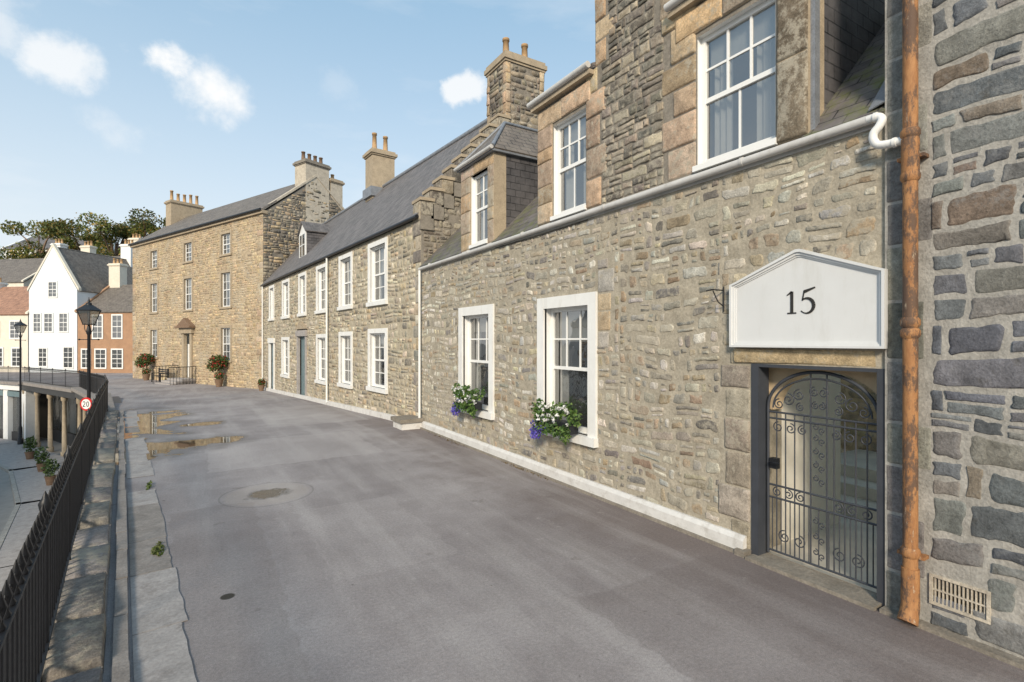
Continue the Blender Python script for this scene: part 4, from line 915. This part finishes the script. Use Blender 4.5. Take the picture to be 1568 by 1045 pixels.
# ================================================================== STREET LAMPS
def lamp(name, P, sign=False, zb=-4.7):
    P = Vector(P); e = empty(name, (P.x, P.y, zb)); b = B(); Z = lambda z: Vector((P.x, P.y, z))
    b.tube([Z(zb), Z(zb+.5), Z(zb+.55), Z(zb+1.2), Z(zb+1.3), Z(2.3), Z(2.35), Z(2.45), Z(2.64)], .07, 'iron', 12, rs=[.16, .15, .11, .10, .065, .045, .07, .07, .03])
    F = Fr((P.x, P.y, 0), (.85, -.52, 0), (-.52, -.85, 0))
    b.tube([F(-.30, 2.15), F(.30, 2.15)], .014, 'iron', 6)
    for s in (-1, 1): b.tube([F(s*.30, 2.15), F(s*.34, 2.15)], .026, 'iron', 8); b.tube(sm([F(0, 2.32), F(s*.12, 2.44), F(s*.15, 2.64)]), .011, 'iron', 5)
    lo, hi = 2.65, 3.10; a, c = .11, .215
    for (x, y) in ((1, 1), (1, -1), (-1, -1), (-1, 1)): b.tube([F(x*a, lo, y*a), F(x*c, hi, y*c)], .012, 'iron', 5)
    for (z, h) in ((lo, a), (hi, c)): b.box(F, -h-.015, h+.015, z-.015, z+.015, -h-.015, h+.015, 'iron')
    for k in range(4):
        q = [(1, 1), (1, -1), (-1, -1), (-1, 1)]; p1, p2 = q[k], q[(k+1) % 4]
        b.poly([F(p1[0]*a*.97, lo, p1[1]*a*.97), F(p2[0]*a*.97, lo, p2[1]*a*.97), F(p2[0]*c*.97, hi, p2[1]*c*.97), F(p1[0]*c*.97, hi, p1[1]*c*.97)], 'glass')
        b.poly([F(p1[0]*(c+.03), hi+.02, p1[1]*(c+.03)), F(p2[0]*(c+.03), hi+.02, p2[1]*(c+.03)), F(p2[0]*.07, hi+.2, p2[1]*.07), F(p1[0]*.07, hi+.2, p1[1]*.07)], 'iron')
    b.tube([Z(hi+.18), Z(hi+.26), Z(hi+.28), Z(hi+.32), Z(hi+.36), Z(hi+.46)], .05, 'iron', 8, rs=[.09, .08, .025, .04, .025, .004])
    b.build('lantern_and_post', e)
    if sign:
        b = B(); Fs2 = Fr((P.x, P.y, 0), (.80, -.6, 0), (-.6, -.80, 0)); z = .02; n = 28
        for (r0, w, mt) in ((.22, .10, 'red'), (.165, .104, 'whitewash')):
            b.prism(Fs2, [(r0*math.cos(2*math.pi*i/n), z+r0*math.sin(2*math.pi*i/n)) for i in range(n)], .08, w, mt)
        def rb(pts, t=.024):
            for i in range(len(pts)-1):
                p, q = Vector(pts[i]), Vector(pts[i+1]); dd = (q-p).normalized(); nn = Vector((-dd.y, dd.x))*t/2
                b.poly([Fs2(*(p+nn), .107), Fs2(*(q+nn), .107), Fs2(*(q-nn), .107), Fs2(*(p-nn), .107)], 'digit')
        rb([(-.11, z+.05), (-.09, z+.08), (-.05, z+.08), (-.03, z+.05), (-.04, z+.01), (-.11, z-.08), (-.02, z-.08)])
        rb([(.06+.04*math.cos(a), z+.08*math.sin(a)) for a in [2*math.pi*i/14 for i in range(15)]])
        b.build('speed_limit_sign', e)
lamp('street_lamp', (-3.13, 21.8), True); lamp('street_lamp', (-9.9, 44.9))

# ================================================================== TREES
def tree(P, H, name, seed):
    rr = random.Random(seed); P = Vector(P); b = B()
    b.tube([P, P+Vector((.1, 0, H*.25)), P+Vector((-.1, .2, H*.5)), P+Vector((.2, 0, H*.8))], .4, 'potdark', 8, rs=[.5, .4, .28, .08])
    gp = [(.11, .135, .03), (.15, .17, .035), (.065, .09, .022), (.28, .20, .045)]
    for k in range(16):
        a = rr.uniform(0, 6.28); r = rr.uniform(.8, 4.2); z = H*rr.uniform(.5, .95); c = P+Vector((math.cos(a)*r, math.sin(a)*r, z))
        b.tube([P+Vector((0, 0, z*.75)), (P+Vector((0, 0, z*.85))+c)/2, c], .08, 'potdark', 5, rs=[.16, .09, .03])
        s = rr.uniform(1.1, 2.1); k2 = rr.uniform(.6, 1.4)
        b.leaves(c, (s, s, s*.75), 420, .17, [tuple(x*k2 for x in g) for g in gp])
    b.build(name, origin=P)
tree((-6, 84, -.8), 20.5, 'tree', 1); tree((-1.5, 87, -.8), 22, 'tree', 2); tree((-9.5, 84, -.8), 19.6, 'tree', 3); tree((3.5, 92, -.8), 22.5, 'tree', 5); tree((-13.0, 88, -.8), 19.5, 'tree', 8); tree((-18.5, 92, -.8), 19.5, 'tree', 11)
b = B(); b.leaves((-.35, 6.2, .02), (.06, .22, .03), 110, .022, [(.09, .13, .03), (.14, .16, .05)]); b.leaves((-.62, 9, .02), (.03, .35, .03), 60, .02, [(.09, .13, .03)])
b.leaves((4.48, 7.0, .012), (.06, .9, .012), 70, .016, [(.13, .09, .04), (.20, .14, .06)]); b.leaves((4.46, 10, .012), (.06, 1.2, .012), 50, .016, [(.13, .09, .04)]); b.build('weeds', origin=(-.35, 6.2, 0))

# ================================================================== SKY, SUN, CAMERA
sc = bpy.context.scene
sun_dir = Vector((-.58, -.68, .45)).normalized()
el = math.asin(sun_dir.z); az = math.atan2(sun_dir.x, sun_dir.y)
w = bpy.data.worlds.new('World'); sc.world = w; w.use_nodes = True; nt = w.node_tree; nt.nodes.clear()
out = nt.nodes.new('ShaderNodeOutputWorld'); bg = nt.nodes.new('ShaderNodeBackground'); bg.inputs[1].default_value = .15
sky = nt.nodes.new('ShaderNodeTexSky'); sky.sky_type = 'NISHITA'; sky.sun_disc = False; sky.sun_elevation = el; sky.sun_rotation = az; sky.air_density = 1.0; sky.dust_density = 1.0; sky.ozone_density = 1.3
tc = nt.nodes.new('ShaderNodeTexCoord'); dr = tc.outputs['Generated']
sp = nt.nodes.new('ShaderNodeSeparateXYZ'); L(nt, dr, sp.inputs[0])
haze = rng_map(nt, sp.outputs[2], 0.0, .62, .92, .55, True)
hz = mixc(nt, rng_map(nt, sp.outputs[2], 0.02, .58), (6.2, 6.3, 6.3), (3.2, 5.1, 6.6))
skyc = mixc(nt, haze, sky.outputs[0], hz)
wn = nt.nodes.new('ShaderNodeTexNoise'); wn.inputs['Scale'].default_value = 12; wn.inputs['Detail'].default_value = 8; wn.inputs['Roughness'].default_value = .6; L(nt, dr, wn.inputs['Vector'])
nz = mathn(nt, 'SUBTRACT', wn.outputs['Fac'], .5)
tot = None
for (c, r, dens) in (((.012, .918, .387), .080, 1.0), ((-.035, .915, .405), .055, 1.0), ((-.165, .913, .372), .060, .75), ((-.23, .90, .385), .055, .5), ((-.29, .88, .40), .06, .45), ((.384, .813, .437), .040, .8), ((-.24, .885, .43), .055, .3), ((-.10, .93, .31), .06, .35), ((.19, .87, .42), .05, .15)):
    v = vmath(nt, 'MULTIPLY', vmath(nt, 'SUBTRACT', dr, c), (1, 1, 1.7)); ln = vmath(nt, 'LENGTH', v)
    e = mathn(nt, 'ADD', mathn(nt, 'SUBTRACT', r, ln), mathn(nt, 'MULTIPLY', nz, .18))
    m = rng_map(nt, e, 0, r*.9, 0, dens, True); tot = m if tot is None else mathn(nt, 'MAXIMUM', tot, m)
wisp = noisen(nt, vmath(nt, 'MULTIPLY', dr, (1.2, 1.2, 5)), 2.2, 7, .6); tot = mathn(nt, 'MAXIMUM', tot, rng_map(nt, wisp, .5, .8, 0, .3))
col = mixc(nt, tot, skyc, (6.9, 6.9, 6.85)); L(nt, col, bg.inputs[0]); L(nt, bg.outputs[0], out.inputs[0])
sd = bpy.data.lights.new('sun', 'SUN'); sd.energy = 4.1; sd.angle = math.radians(11); sd.color = (1, .87, .69); so = bpy.data.objects.new('sun', sd); sc.collection.objects.link(so); so.rotation_euler = sun_dir.to_track_quat('Z', 'Y').to_euler(); so.location = (-20, -20, 30)
cd = bpy.data.cameras.new('camera'); cd.lens = 18; cd.sensor_width = 36; cd.clip_start = .05; cd.clip_end = 3000; co = bpy.data.objects.new('camera', cd); sc.collection.objects.link(co); co.location = (0, 0, 2.1); co.rotation_euler = (math.radians(90), 0, math.radians(-31.4)); sc.camera = co
sc.view_settings.view_transform = 'Standard'; sc.view_settings.look = 'None'; sc.view_settings.exposure = 0
